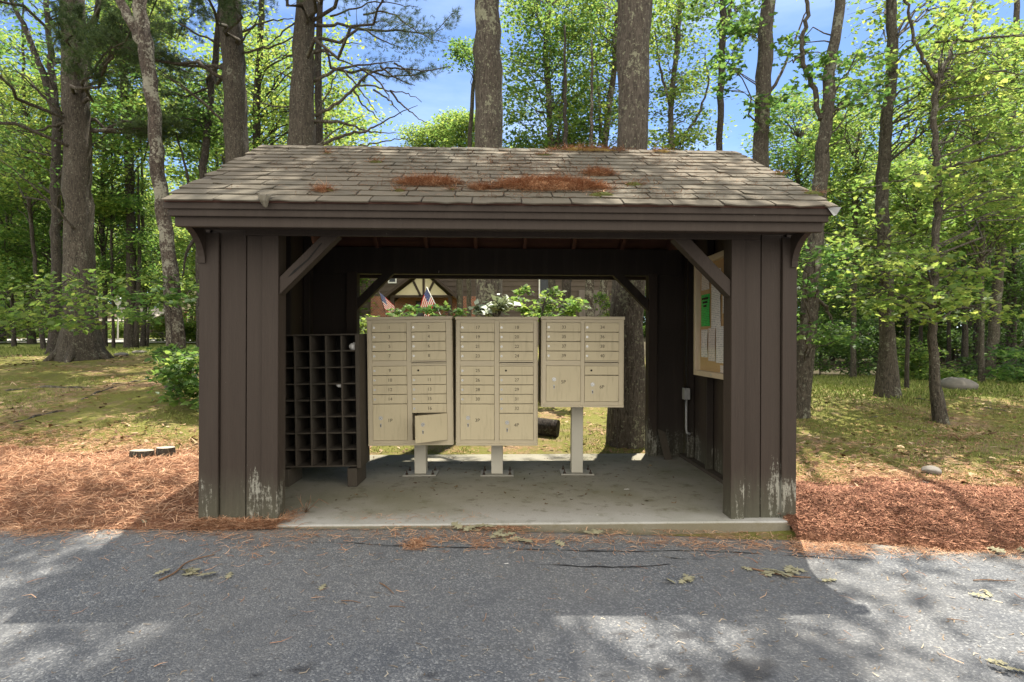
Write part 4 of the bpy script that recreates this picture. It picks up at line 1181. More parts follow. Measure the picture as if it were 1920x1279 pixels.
# ================================================================== TREES
RH = np.array([(0, 0, 0), (.42, .34, -.07), (1, 0, -.03), (.42, -.34, -.07)], float)
ML = np.array([(0, 0, 0), (-.04, .30, -.02), (.20, .25, 0), (.34, .56, -.07), (.50, .24, -.01), (.62, .27, -.03), (1, 0, -.05),
               (.62, -.27, -.03), (.50, -.24, -.01), (.34, -.56, -.07), (.20, -.25, 0), (-.04, -.30, -.02)], float)
def leaves(g, pos, size, rng, tmpl=RH, flat=0.55, mi=0, outward=None):
    n = len(pos)
    if n == 0: return
    N = np.stack([rng.normal(0, flat, n), rng.normal(0, flat, n), np.ones(n)], -1); N /= np.linalg.norm(N, axis=1)[:, None]
    a = rng.uniform(0, 2 * np.pi, n)
    d = np.stack([np.cos(a), np.sin(a), rng.normal(-0.25, 0.3, n)], -1)
    if outward is not None: d = d * 0.8 + outward
    d -= (d * N).sum(1)[:, None] * N; d /= np.linalg.norm(d, axis=1)[:, None] + 1e-9
    b = np.cross(N, d)
    s = size * rng.uniform(0.45, 1.35, n)
    T = tmpl
    v = pos[:, None, :] + s[:, None, None] * (T[None, :, 0:1] * d[:, None, :] + T[None, :, 1:2] * b[:, None, :] + T[None, :, 2:3] * N[:, None, :])
    k = len(T)
    g.add(v.reshape(-1, 3), np.arange(n * k).reshape(n, k), mi)

def clump_pts(rng, c, r, n, flat=0.38):
    p = rng.normal(0, 0.5, (n, 3)); l = np.linalg.norm(p, axis=1)[:, None]; p = p / np.maximum(1, l)
    p[:, 2] *= flat
    q = p * r
    q[:, 2] -= 0.10 * (q[:, 0] ** 2 + q[:, 1] ** 2) / max(r, .1)
    return q + c

def smooth_path(pts, n):
    pts = np.asarray([tuple(p) for p in pts], float)
    seg = np.concatenate([[0], np.cumsum(np.linalg.norm(np.diff(pts, axis=0), axis=1))])
    t = np.linspace(0, seg[-1], n)
    out = np.stack([np.interp(t, seg, pts[:, k]) for k in range(3)], -1)
    for _ in range(2):
        out[1:-1] = 0.25 * out[:-2] + 0.5 * out[1:-1] + 0.25 * out[2:]
    return out

def limb(g, a, b, r0, r1, rng, mi=0, n=6, sides=5, sag=0.08):
    a = np.asarray(a, float); b = np.asarray(b, float); L = np.linalg.norm(b - a)
    t = np.linspace(0, 1, n)[:, None]
    p = a + (b - a) * t
    p[:, 2] += (sag * L * np.sin(t[:, 0] * np.pi))
    p[1:-1] += rng.normal(0, 0.035 * L, (n - 2, 3))
    g.tube(p, np.linspace(r0, r1, n), sides, mi, cap=False)
    return p

def needle_tufts(g, pos, dirs, rng, per=12, L=0.10, w=0.006, mi=0, spread=0.75):
    n = len(pos)
    if n == 0: return
    P0 = np.repeat(pos, per, 0) + rng.normal(0, 0.012, (n * per, 3)); D = np.repeat(dirs, per, 0) + rng.normal(0, spread, (n * per, 3))
    D /= np.linalg.norm(D, axis=1)[:, None]
    sd = np.cross(D, rng.normal(0, 1, (n * per, 3))); sd /= np.linalg.norm(sd, axis=1)[:, None] + 1e-9
    l = L * rng.uniform(0.7, 1.2, n * per)[:, None]
    v = np.stack([P0 - sd * w / 2, P0 + sd * w / 2, P0 + D * l], 1)
    g.add(v.reshape(-1, 3), np.arange(n * per * 3).reshape(-1, 3), mi)

class Tree:
    """trunk path in world space, limbs and crown; parts: trunk, crown"""
    def __init__(s, name, label, path, radii, barkm, seed, cat='tree', group=None, sides=18, flare=1.5, rough=0.05):
        s.rng = np.random.default_rng(seed)
        base = Vector(tuple(path[0])); s.base = np.array(tuple(base))
        s.root = thing(name, label, cat, base, 0, group)
        m = max(10, int(len(path) * 8))
        pl = np.asarray([tuple(p) for p in path], float)
        seg = np.concatenate([[0], np.cumsum(np.linalg.norm(np.diff(pl, axis=0), axis=1))])
        s.path = smooth_path(path, m) - s.base
        t = np.linspace(0, seg[-1], m)
        radii = np.asarray(radii, float) * (base.y / math.hypot(base.x, base.y) if base.y > 1 else 1.0)   # widths were read off the wide-angle photo
        s.rad = np.interp(t, seg, radii)
        fl = 1 + (flare - 1) * np.exp(-t / (0.35 + radii[0] * 0.6))
        s.path[:, :2] += s.rng.normal(0, 0.012, (m, 2)) * np.minimum(1, t / 2)[:, None]
        s.tg = Geo(); s.bark = barkm
        # root flare: start a little under ground
        pth = np.concatenate([[s.path[0] - [0, 0, 0.25]], s.path]); rd = np.concatenate([[s.rad[0] * flare * 1.15], s.rad * fl])
        s.tg.tube(pth, rd, sides, 0, True, rough, s.rng)
        if flare > 1.42:
            for k in range(6):
                an = k * 1.05 + s.rng.uniform(-.3, .3); r0 = radii[0]
                p = [np.array([math.cos(an) * r0 * q_, math.sin(an) * r0 * q_, h_]) for q_, h_ in ((0.75, r0 * 1.25), (1.1, r0 * 0.45), (1.5, 0.05), (2.0, -0.08))]
                s.tg.tube(p, [r0 * 0.35, r0 * 0.36, r0 * 0.24, r0 * 0.1], 8, 0, False)
        s.cg = Geo(); s.n = 0
    def at_z(s, z):
        zz = s.path[:, 2]
        k = int(np.clip(np.searchsorted(zz, z), 1, len(zz) - 1)); f = np.clip((z - zz[k - 1]) / (zz[k] - zz[k - 1] + 1e-9), 0, 1)
        return s.path[k - 1] * (1 - f) + s.path[k] * f, s.rad[k - 1] * (1 - f) + s.rad[k] * f
    def leafy(s, centres, r, n, size, tmpl=RH, flat=0.38, nflat=0.55, branch=True, lift=0.5):
        """clumps (world centres) each carried by a limb from the trunk"""
        for c in centres:
            c = np.asarray(tuple(c), float) - s.base
            rr = r * s.rng.uniform(0.75, 1.3)
            if branch:
                hz = math.hypot(*(c[:2]))
                za = max(0.4, min(c[2] - lift * hz, s.path[-1][2] - 0.2))
                a, ra = s.at_z(za)
                q_ = limb(s.tg, a, c, min(ra * 0.35, 0.006 + 0.007 * np.linalg.norm(c - a)), 0.004, s.rng)
                for k in range(3):
                    e = c + s.rng.normal(0, 0.45 * rr, 3) * [1, 1, .4]
                    limb(s.tg, q_[3 if k else 4], e, 0.006, 0.002, s.rng, 0, 4, 4)
            leaves(s.cg, clump_pts(s.rng, c, rr, n, flat), size, s.rng, tmpl, nflat)
            s.n += n
    def pine(s, z0, z1, R0, R1, nb, tufts, L=0.10, w=0.006, per=12, az=None, first=0.35, droop=0.0):
        for k in range(nb):
            z = s.rng.uniform(z0, z1); fz = (z - z0) / max(z1 - z0, 1e-3)
            Rr = (R0 * (1 - fz) + R1 * fz) * s.rng.uniform(0.65, 1.15)
            an = s.rng.uniform(0, 2 * np.pi) if az is None else s.rng.uniform(*az)
            a, ra = s.at_z(z - 0.15 * Rr)
            b = np.array([a[0] + math.cos(an) * Rr, a[1] + math.sin(an) * Rr, z + s.rng.uniform(-0.1, 0.25) * Rr - droop * Rr])
            q_ = limb(s.tg, a, b, min(0.045, ra * 0.3), 0.006, s.rng, 0, 9, 6, -0.05)
            s._spray(q_, Rr, tufts, L, w, per, first)
    def _spray(s, q_, Rr, tufts, L, w, per, first):
        dirv = q_[-1] - q_[0]; dirv /= np.linalg.norm(dirv)
        sid = np.cross(dirv, [0, 0, 1.0]); sid /= np.linalg.norm(sid) + 1e-9
        tp = []; td = []
        nt = 12
        for t in np.linspace(first, 1, nt):
            i = t * (len(q_) - 1); k = int(min(i, len(q_) - 2)); p = q_[k] + (q_[k + 1] - q_[k]) * (i - k)
            for sg in (-1, 1):
                ln = Rr * 0.34 * (1.15 - t * 0.75) * s.rng.uniform(0.5, 1.25)
                dd = dirv * 0.75 + sid * sg * s.rng.uniform(.6, 1.1) + np.array([0, 0, s.rng.normal(0.08, .15)]); dd /= np.linalg.norm(dd)
                e = p + dd * ln
                limb(s.tg, p, e, 0.006, 0.002, s.rng, 0, 4, 4, 0.03)
                m = max(2, int(tufts / (2 * nt) * s.rng.uniform(.6, 1.4)))
                u = s.rng.uniform(0.25, 1.05, m)[:, None]
                tp.append(p + (e - p) * u + s.rng.normal(0, 0.03 + 0.04 * ln, (m, 3))); td.append(np.repeat(dd[None] * 0.9 + [0, 0, .25], m, 0))
        needle_tufts(s.cg, np.concatenate(tp), np.concatenate(td), s.rng, per, L, w)
        s.n += 1
    def dead(s, pts, r0, r1, sides=6):
        p = np.asarray([tuple(x) for x in pts], float) - s.base
        p = smooth_path(p, max(8, 4 * len(p)))
        m = len(p)
        p[1:-1] += s.rng.normal(0, 0.012, (m - 2, 3))
        s.tg.tube(p, np.linspace(r0, r1, m), sides, 0, True)
        return p
    def done(s, leafm=None, name='crown'):
        s.tg.obj('trunk', s.bark, s.root)
        if s.cg.n: s.cg.obj(name, leafm, s.root)
        return s.root

def pxpath(pts, d, extra=0.0, d1=None):
    """trunk traced in photo pixels at distance d, foot put on the ground, extended upward by extra metres"""
    d1 = d if d1 is None else d1
    n = len(pts)
    w = [P(x, y, d + (d1 - d) * k / max(1, n - 1)) for k, (x, y) in enumerate(pts)]
    w[0].z = gz(w[0].x, w[0].y) - 0.02
    if extra:
        v = (w[-1] - w[-2]).normalized(); v = (v + Vector((0, 0, 1.5))).normalized()
        w.append(w[-1] + v * extra * 0.5); w.append(w[-1] + (v * 0.3 + Vector((0, 0, 1))).normalized() * extra * 0.5)
    return w
def wpx(w, d): return w / F * d / 2

def boxc(rng, box, d, n):
    """n clump centres inside a photo-space box between two distances"""
    x0, y0, x1, y1 = box
    return [P(rng.uniform(x0, x1), rng.uniform(y0, y1), rng.uniform(*d)) for _ in range(n)]
def cyl_c(rng, base, z0, z1, Rr, n, top=0.45):
    out = []
    for _ in range(n):
        f = rng.random(); z = z0 + (z1 - z0) * f
        r = Rr * math.sqrt(rng.random()) * (1 - (1 - top) * f ** 2) * (0.6 + 0.8 * min(1, f * 4)); a = rng.uniform(0, 2 * math.pi)
        out.append((base[0] + r * math.cos(a), base[1] + r * math.sin(a), base[2] + z))
    return out
RG = np.random.default_rng(77)

# ---- the big traced trunks --------------------------------------------------------
d = 12.2
T = Tree('pine_tree', 'massive dark pine trunk with flared foot on the left lawn', pxpath([(152, 675), (151, 600), (148, 400), (143, 200), (135, 0)], d, 9), [wpx(72, d), wpx(64, d), wpx(57, d), wpx(53, d), wpx(46, d), .2, .08], BARK_PINE, 1, sides=26, flare=1.45)
T.pine(9.5, 18, 4.2, 1.6, 13, 110, 0.12, 0.012, 12)
T.pine(5.0, 8.6, 3.6, 2.8, 8, 420, 0.10, 0.007, 16, (-2.6, 0.4))
T.pine(4.2, 6.4, 3.0, 2.4, 5, 420, 0.10, 0.007, 16, (-1.2, 0.6))
for pts in ([(140, 430), (95, 380), (40, 330), (0, 300)], [(118, 215), (70, 170), (20, 120)], [(160, 150), (215, 80), (240, 20)], [(120, 230), (60, 250), (10, 240)]):
    T.dead([P(x, y, d - 0.3 - 0.4 * k) for k, (x, y) in enumerate(pts)], 0.03, 0.008)
T.done(PINE_N)
d = 14.5
T = Tree('forked_tree', 'dark forked tree close behind the massive left pine trunk', pxpath([(102, 655), (106, 500), (104, 340), (107, 250), (95, 100), (86, 0)], d, 5), [wpx(24, d), wpx(20, d), wpx(20, d), wpx(18, d), wpx(13, d), wpx(11, d), .05, .03], BARK_DARK, 2)
T.dead([P(112, 240, d), P(85, 150, d), P(55, 70, d), P(20, 0, d)], 0.10, 0.05, 8)
T.dead([P(155, 160, d), P(170, 90, d), P(185, 0, d)], 0.09, 0.06, 8)
T.leafy(boxc(RG, (-40, -60, 260, 330), (13, 17), 56), 0.9, 110, 0.10)
T.done(LEAF)
d = 8.6
T = Tree('lichen_maple', 'slim leaning maple with mottled white lichen bark left of the shelter', pxpath([(332, 716), (331, 640), (318, 500), (300, 350), (287, 200), (272, 80), (262, 0)], d, 7), [wpx(40, d), wpx(33, d), wpx(30, d), wpx(27, d), wpx(27, d), wpx(31, d), wpx(24, d), .06, .03], BARK_PALE, 3, flare=1.25, rough=0.07)
T.dead([P(272, 90, d), P(252, 50, d), P(222, 0, d), P(190, -60, d)], 0.075, 0.06, 10)
T.leafy(cyl_c(RG, (-5.6, 9.0, 0.8), 8.5, 13, 2.8, 22), 0.8, 70, 0.13)
T.done(LEAF)
d = 12.0
T = Tree('pine_tree', 'straight grey pine trunk rising behind the left end of the roof', pxpath([(452, 660), (450, 400), (446, 290), (438, 120), (430, 0)], d, 10), [wpx(48, d), wpx(46, d), wpx(45, d), wpx(42, d), wpx(39, d), .18, .06], BARK_PINE, 4)
T.pine(9.5, 19, 4.4, 1.5, 28, 120, 0.12, 0.012, 12)
T.pine(5.6, 9.5, 3.4, 2.8, 9, 360, 0.10, 0.007, 16, (2.2, 5.6))
for pts in ([(425, 235), (385, 195), (340, 160), (285, 120)], [(425, 90), (360, 60), (290, 10)], [(440, 95), (470, 60), (485, 30)], [(425, 230), (350, 170), (290, 130)], [(455, 100), (520, 85), (590, 45)], [(440, 60), (425, 20), (405, -10)], [(455, 60), (500, 40), (550, 35)]):
    T.dead([P(x, y, d - 0.25 * k) for k, (x, y) in enumerate(pts)], 0.028, 0.008)
T.done(PINE_N)
d = 11.4
T = Tree('pine_tree', 'thick grey pine with long bare side branches behind the left half of the roof', pxpath([(566, 640), (567, 400), (566, 275), (568, 120), (574, 0)], d, 10), [wpx(58, d), wpx(56, d), wpx(54, d), wpx(42, d), wpx(36, d), .18, .06], BARK_PINE, 5, sides=22)
Z = lambda x, y: (400 + x / 3.2, y / 3.2)
for k, pts in enumerate(([(600, 155), (760, 150), (900, 180), (1000, 240), (1150, 300)], [(600, 490), (760, 410), (900, 395), (1120, 370)], [(610, 700), (780, 600), (890, 480), (960, 425), (1080, 410), (1220, 430), (1330, 425), (1440, 395)],
        [(870, 515), (960, 515), (1060, 550), (1150, 555), (1250, 615)], [(610, 880), (800, 800), (900, 795), (980, 760), (1090, 690), (1225, 635)], [(1060, 545), (1100, 600), (1150, 650), (1280, 740)], [(600, 735), (780, 730), (880, 780), (980, 800), (1100, 800)],
        [(780, 900), (1000, 855), (1090, 840), (1180, 825)], [(700, 100), (1000, 5), (1120, 30), (1230, 45)], [(900, 90), (1000, 60), (1120, 110), (1250, 210), (1400, 260)], [(620, 680), (700, 540), (750, 400), (770, 370)], [(610, 890), (760, 760), (900, 690)],
        [(600, 60), (420, 190), (330, 280), (180, 310)], [(560, 500), (400, 440), (280, 420)], [(560, 650), (400, 640), (200, 610)], [(560, 330), (420, 330), (300, 400)], [(1000, 400), (1110, 480), (1210, 515)], [(900, 420), (1000, 500), (1050, 580), (1080, 640)], [(840, 530), (900, 640), (1030, 750)], [(780, 420), (900, 560), (980, 680)],
        [(960, 540), (1050, 600), (1130, 690)], [(640, 300), (760, 360), (860, 400), (960, 440)], [(640, 230), (760, 260), (900, 265)], [(1085, 380), (1170, 430), (1230, 480)])):
    L_ = len(pts)
    w = 0.04 if k in (2, 0, 1, 4, 6) else 0.022
    T.dead([P(*Z(x, y), d + (RG.normal(0, 0.12) if 0 < j < L_ else 0) - 0.5 * (j / L_) * (1 if k % 2 else -1)) for j, (x, y) in enumerate(pts)], w, 0.006)
T.pine(9.0, 19, 4.6, 1.5, 20, 110, 0.13, 0.02, 12)
T.pine(6.5, 8.6, 3.2, 2.8, 4, 280, 0.10, 0.006, 14, (-0.9, 0.5))
T.pine(7.0, 9.0, 2.6, 2.4, 3, 260, 0.10, 0.006, 14, (-1.9, -0.6))
tp = np.array([tuple(P(*Z(RG.normal(1180, 100), RG.normal(240, 60)), d + RG.normal(0, .4))) for _ in range(330)]) - T.base
needle_tufts(T.cg, tp, RG.normal(0, 1, tp.shape), T.rng, 7, 0.05, 0.012)
T.done(PINE_N)
d = 13.0
T = Tree('pine_tree', 'thin dark pine stem just right of the thick branchy pine', pxpath([(600, 640), (598, 275), (596, 100), (601, 0)], d, 8), [wpx(17, d), wpx(15, d), wpx(13, d), wpx(11, d), .05, .03], BARK_DARK, 6)
T.pine(8.5, 14, 2.2, 1.0, 9, 90, 0.12, 0.012, 12); T.done(PINE_N)
d = 16.0
T = Tree('forest_tree', 'thin dark stem in the gap between the two left pines', pxpath([(484, 620), (482, 280), (480, 200), (487, 100), (492, 0)], d, 6), [wpx(17, d), wpx(15, d), wpx(14, d), wpx(12, d), wpx(10, d), .05, .03], BARK_DARK, 7)
T.leafy(boxc(RG, (380, 20, 660, 300), (14.5, 18), 66), 0.9, 120, 0.11); T.done(LEAF_Y)
d = 8.6
T = Tree('pine_tree', 'bare pine trunk with pale lichen spots behind the middle of the roof', pxpath([(915, 800), (917, 590), (918, 270), (916, 100), (915, 0)], d, 10), [wpx(54, d), wpx(50, d), wpx(52, d), wpx(50, d), wpx(46, d), .17, .06], BARK_LICH, 8, sides=24, flare=1.3)
T.pine(8.6, 18, 4.8, 1.6, 25, 130, 0.14, 0.03, 12, (3.3, 6.1))
T.pine(6.7, 7.6, 1.3, 1.0, 3, 120, 0.10, 0.006, 12, (-1.0, 1.0))
T.done(PINE_N)
d = 7.2
T = Tree('pine_tree', 'broad pine trunk with pale lichen plates seen above and through the shelter', pxpath([(1177, 836), (1176, 600), (1186, 270), (1189, 100), (1191, 0)], d, 11), [wpx(67, d), wpx(63, d), wpx(57, d), wpx(61, d), wpx(64, d), .19, .07], BARK_LICH, 9, sides=26, flare=1.25)
T.pine(9.0, 18, 3.4, 1.4, 14, 90, 0.12, 0.013, 12, (1.2, 4.4)); T.pine(8.5, 16, 3.6, 2.2, 7, 120, 0.13, 0.022, 12, (4.3, 6.0)); T.done(PINE_N)
d = 9.6
T = Tree('pale_trunk_tree', 'pale grey straight trunk behind the right slope of the roof', pxpath([(1420, 760), (1424, 500), (1426, 290), (1433, 120), (1440, 0)], d, 7), [wpx(34, d), wpx(32, d), wpx(30, d), wpx(29, d), wpx(26, d), .07, .03], BARK_LICH, 10)
T.dead([P(1438, 180, d), P(1460, 150, d), P(1490, 80, d), P(1515, 10, d)], 0.03, 0.01)
T.leafy(boxc(RG, (1345, -40, 1420, 190), (8.6, 10.5), 9), 0.30, 46, 0.095, ML); T.leafy(boxc(RG, (1395, 170, 1490, 260), (9, 10.4), 6), 0.26, 34, 0.09, ML)
T.leafy(cyl_c(RG, (4.3, 9.6, 0.5), 8.0, 12, 2.0, 6), 0.7, 70, 0.12)
T.done(LEAF)
d = 8.0
T = Tree('maple_tree', 'rough maple with a crooked side limb beside the right rear of the shelter', pxpath([(1498, 812), (1512, 640), (1527, 480), (1537, 340), (1549, 220), (1558, 120), (1576, 0)], d, 6), [wpx(36, d), wpx(34, d), wpx(32, d), wpx(28, d), wpx(24, d), wpx(21, d), wpx(20, d), .06, .03], BARK_MAPLE, 11, flare=1.2)
T.dead([P(1538, 225, d), P(1530, 180, d), P(1508, 125, d), P(1502, 90, d), P(1515, 40, d), P(1512, 0, d)], 0.038, 0.026, 9)
T.dead([P(1557, 215, d), P(1580, 195, d), P(1597, 175, d)], 0.024, 0.012)
T.dead([P(1503, 105, d), P(1478, 118, d)], 0.018, 0.006)
T.dead([P(1520, 560, d), P(1545, 570, d + .2), P(1552, 585, d + .3), P(1560, 610, d + .4)], 0.03, 0.02)
T.leafy(boxc(RG, (1470, 60, 1560, 180), (7.6, 9), 6), 0.26, 34, 0.09, ML); T.leafy(boxc(RG, (1560, 100, 1660, 210), (7.2, 9), 11), 0.32, 56, 0.075, ML)
T.leafy(boxc(RG, (1495, 470, 1600, 660), (6.9, 8.2), 13), 0.38, 46, 0.085, ML, 0.3)
T.leafy(cyl_c(RG, (4.6, 8.0, 0.5), 6.6, 11, 2.0, 7), 0.7, 70, 0.12)
T.done(LEAF)
d = 9.2
T = Tree('maple_tree', 'straight maple with flared foot on the right lawn, thicker of two', pxpath([(1663, 742), (1665, 650), (1662, 520), (1652, 400), (1660, 250), (1674, 120), (1671, 0)], d, 7), [wpx(42, d), wpx(30, d), wpx(27, d), wpx(26, d), wpx(24, d), wpx(23, d), wpx(19, d), .06, .03], BARK_MAPLE, 12, flare=1.35)
T.leafy(boxc(RG, (1590, -60, 1860, 230), (8.2, 11), 34), 0.45, 74, 0.08, ML); T.leafy(boxc(RG, (1540, 400, 1790, 610), (8.0, 10.4), 26), 0.52, 60, 0.085, ML, 0.25, lift=0.1)
T.leafy(cyl_c(RG, (6.2, 9.2, 0.5), 6.8, 12, 2.6, 9), 0.7, 70, 0.12)
T.done(LEAF_Y)
d = 7.7
T = Tree('maple_tree', 'slender knobbly maple on the right lawn, thinner of two', pxpath([(1765, 800), (1752, 720), (1748, 600), (1754, 470), (1760, 330), (1750, 240), (1757, 140)], d, 0), [wpx(27, d), wpx(21, d), wpx(17, d), wpx(15, d), wpx(14, d), wpx(13, d), wpx(11, d)], BARK_MAPLE, 13, flare=1.25, rough=0.08)
T.dead([P(1755, 150, d), P(1735, 120, d), P(1712, 70, d), P(1700, 10, d), P(1690, -40, d)], 0.026, 0.016); T.dead([P(1757, 150, d), P(1775, 120, d), P(1800, 60, d + .3), P(1830, -10, d + .5)], 0.03, 0.015)
T.dead([P(1752, 318, d), P(1820, 305, d - .3), P(1880, 290, d - .6), P(1930, 272, d - .8)], 0.022, 0.012); T.dead([P(1757, 318, d), P(1700, 335, d + .1), P(1640, 350, d + .3), P(1580, 362, d + .5)], 0.014, 0.005)
T.dead([P(1760, 130, d), P(1840, 130, d + .2), P(1930, 140, d + .3)], 0.016, 0.008); T.dead([P(1752, 80, d), P(1820, 75, d - .2), P(1930, 65, d - .3)], 0.02, 0.012)
T.leafy(boxc(RG, (1620, 470, 1900, 610), (6.4, 8.8), 26), 0.46, 52, 0.082, ML, 0.22, lift=0.1)
T.leafy(boxc(RG, (1740, 20, 1960, 420), (7.2, 10), 48), 0.48, 84, 0.08, ML, lift=0.25)
T.done(LEAF_Y)
d = 15.0
T = Tree('forest_tree', 'leaning grey trunk at the edge of the dark woods, far right', pxpath([(1850, 705), (1866, 600), (1876, 450), (1892, 320), (1900, 200), (1905, 60)], d, 6), [wpx(24, d), wpx(22, d), wpx(19, d), wpx(17, d), wpx(15, d), wpx(12, d), .06, .03], BARK_MAPLE, 14)
T.leafy(boxc(RG, (1760, 60, 2000, 420), (13, 17), 38), 0.8, 140, 0.095); T.done(LEAF)
d = 12.5
T = Tree('forest_tree', 'bare dark trunk standing alone against the sky right of the ridge', pxpath([(1352, 720), (1350, 500), (1349, 270), (1352, 150), (1356, 0)], d, 5), [wpx(18, d), wpx(15, d), wpx(12, d), wpx(13, d), wpx(12, d), .05, .03], BARK_DARK, 15)
T.dead([P(1356, 70, d), P(1370, 20, d), P(1376, -20, d)], 0.05, 0.04, 8)
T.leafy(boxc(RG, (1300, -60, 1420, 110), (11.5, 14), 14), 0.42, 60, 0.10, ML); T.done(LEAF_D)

# ---- middle-distance leafy trees behind the roof --------------------------------------------
def mid(name, label, pts, d, w, box, dd, n, r, nl, size, mat, seed, extra=3, bk=None, tm=RH, extra_limbs=()):
    T = Tree(name, label, pxpath(pts, d, extra), list(np.linspace(wpx(w, d), wpx(w * 0.75, d), len(pts))) + [0.04, 0.02] * (extra > 0), bk or BARK_MAPLE, seed, sides=12, flare=1.3)
    for L_ in extra_limbs: T.dead([P(x, y, d) for x, y in L_], wpx(w * 0.5, d), 0.015, 7)
    rg = np.random.default_rng(seed + 500)
    T.leafy(boxc(rg, box, dd, n), r, nl, size, tm)
    return T.done(mat)
mid('maple_tree', 'leafy forked maple right of the bare middle pine trunk', [(1035, 620), (1034, 275), (1028, 170), (1022, 90), (1030, 20)], 15, 13, (950, -40, 1110, 280), (13.5, 17.5), 80, 0.672, 194, 0.099, LEAF, 31, 3, None, RH, ([(1024, 80), (1010, 40), (995, -20)], [(1045, 275), (1050, 220), (1062, 120), (1070, 20)]))
mid('maple_tree', 'leafy maple with a leaning pale stem left of the broad lichened trunk', [(1130, 620), (1133, 275), (1142, 200), (1152, 130), (1158, 40)], 15.5, 14, (1060, -40, 1200, 280), (14, 18), 62, 0.672, 194, 0.099, LEAF_Y, 32, 3, BARK_PALE, RH, ([(1126, 260), (1122, 150), (1110, 70)],))
mid('maple_tree', 'light leafy maple with forked dark stem right of the broad lichened trunk', [(1258, 640), (1260, 275), (1257, 190), (1268, 110), (1275, 30)], 14.5, 12, (1215, -50, 1330, 290), (13.5, 17), 52, 0.588, 169, 0.094, LEAF_Y, 33, 3, None, RH, ([(1256, 200), (1240, 140), (1228, 60)], [(1275, 270), (1310, 215), (1330, 160), (1322, 100)]))
mid('forest_tree', 'round bright treetop against the sky left of the bare middle trunk', [(862, 640), (862, 300), (865, 260)], 24, 12, (825, 215, 905, 300), (23, 26), 44, 0.756, 210, 0.122, LEAF_Y, 34, 0)
mid('forest_tree', 'pale green treetop against the sky over the middle of the ridge', [(800, 640), (800, 320), (800, 280)], 26, 12, (765, 242, 838, 310), (25, 28), 33, 0.756, 210, 0.122, LEAF_Y, 35, 0)
mid('maple_tree', 'leafy branch end reaching in left of the bare middle trunk', [(880, 640), (878, 320), (884, 200), (892, 110)], 17, 9, (852, 78, 892, 128), (16, 18), 9, 0.42, 145, 0.094, LEAF, 36, 0)
mid('maple_tree', 'pale leafy tree beyond the right slope of the roof', [(1490, 680), (1492, 430), (1500, 250)], 17, 10, (1430, 185, 1600, 400), (15.5, 19), 75, 0.672, 169, 0.099, LEAF, 37, 0)
mid('maple_tree', 'bright leafy tree behind the two maples of the right lawn', [(1600, 690), (1602, 450), (1610, 250)], 15, 11, (1545, 210, 1720, 470), (13.5, 17.5), 78, 0.63, 177, 0.099, LEAF_Y, 38, 0)
mid('maple_tree', 'sunlit leafy tree at the upper right corner of the woods', [(1840, 690), (1842, 400), (1830, 120)], 13, 11, (1740, 60, 1960, 470), (11.5, 15), 104, 0.588, 177, 0.099, LEAF_Y, 39, 2)
mid('sapling', 'thin bent sapling between the two maples of the right lawn', [(1700, 712), (1703, 560), (1712, 440), (1722, 330)], 11, 8, (1640, 300, 1770, 430), (10, 12), 20, 0.4, 112, 0.09, LEAF_Y, 40, 0, BARK_DARK, ML)
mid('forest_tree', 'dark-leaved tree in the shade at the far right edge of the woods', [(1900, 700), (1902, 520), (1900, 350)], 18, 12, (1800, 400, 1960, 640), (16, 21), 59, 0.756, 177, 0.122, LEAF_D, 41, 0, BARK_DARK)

# ---- left woods, nearer trees one can tell apart ------------------------------------------------
mid('forest_tree', 'dark double stem between the left pine and the lichen maple', [(243, 662), (246, 500), (243, 330), (232, 150), (228, 0)], 18, 21, (170, -40, 330, 220), (16, 21), 89, 0.756, 194, 0.113, LEAF_Y, 42, 4, BARK_DARK, RH, ([(255, 655), (262, 480), (258, 300)],))
mid('forest_tree', 'slim tree just right of the massive left pine trunk', [(196, 655), (197, 540), (192, 430), (196, 250)], 19, 11, (150, 180, 300, 400), (17, 22), 85, 0.756, 177, 0.113, LEAF_Y, 43, 2, BARK_DARK)
mid('forest_tree', 'very thin stem between the massive pine and the double stem', [(213, 662), (211, 560), (208, 430), (210, 300)], 18, 6, (170, 330, 280, 520), (17, 20), 33, 0.588, 162, 0.113, LEAF, 44, 2, BARK_DARK)
mid('forest_tree', 'brown trunk on the far lawn at the left border', [(103, 640), (108, 560), (112, 480), (118, 300)], 20, 22, (-30, 330, 160, 540), (18, 23), 85, 0.756, 177, 0.113, LEAF, 45, 3)
mid('forest_tree', 'slim leaning tree left of the massive pine', [(82, 645), (74, 580), (66, 500), (50, 340), (44, 150)], 17, 10, (-40, 120, 120, 380), (15.5, 19), 89, 0.672, 177, 0.103, LEAF_Y, 46, 3, BARK_DARK)
mid('forest_tree', 'thin tree at the left edge of the picture', [(27, 637), (22, 560), (16, 460), (6, 300)], 19, 9, (-60, 320, 70, 540), (17, 21), 66, 0.672, 177, 0.113, LEAF, 47, 3, BARK_DARK)
mid('forest_tree', 'dark trunk close behind the left front corner of the shelter', [(377, 668), (376, 560), (374, 470), (380, 330), (398, 160), (412, 40)], 13, 17, (330, 150, 440, 300), (12.5, 16), 24, 0.6, 162, 0.094, LEAF, 48, 4, BARK_DARK, RH, ([(378, 430), (350, 470), (342, 520)], [(374, 440), (345, 300), (330, 250)]))
mid('forest_tree', 'twin dark stems in front of the grey-roofed building', [(268, 664), (272, 560), (268, 450)], 20, 10, (220, 430, 330, 560), (18, 22), 33, 0.672, 162, 0.113, LEAF_Y, 49, 5, BARK_DARK, RH, ([(276, 650), (282, 560), (290, 450)],))
mid('maple_sapling', 'low maple boughs spreading before the massive left pine trunk', [(-60, 690), (-58, 620), (-40, 575), (0, 550)], 10.0, 6, (-60, 520, 200, 620), (8.6, 11), 18, 0.50, 74, 0.094, LEAF_Y, 50, 0, BARK_DARK, ML)
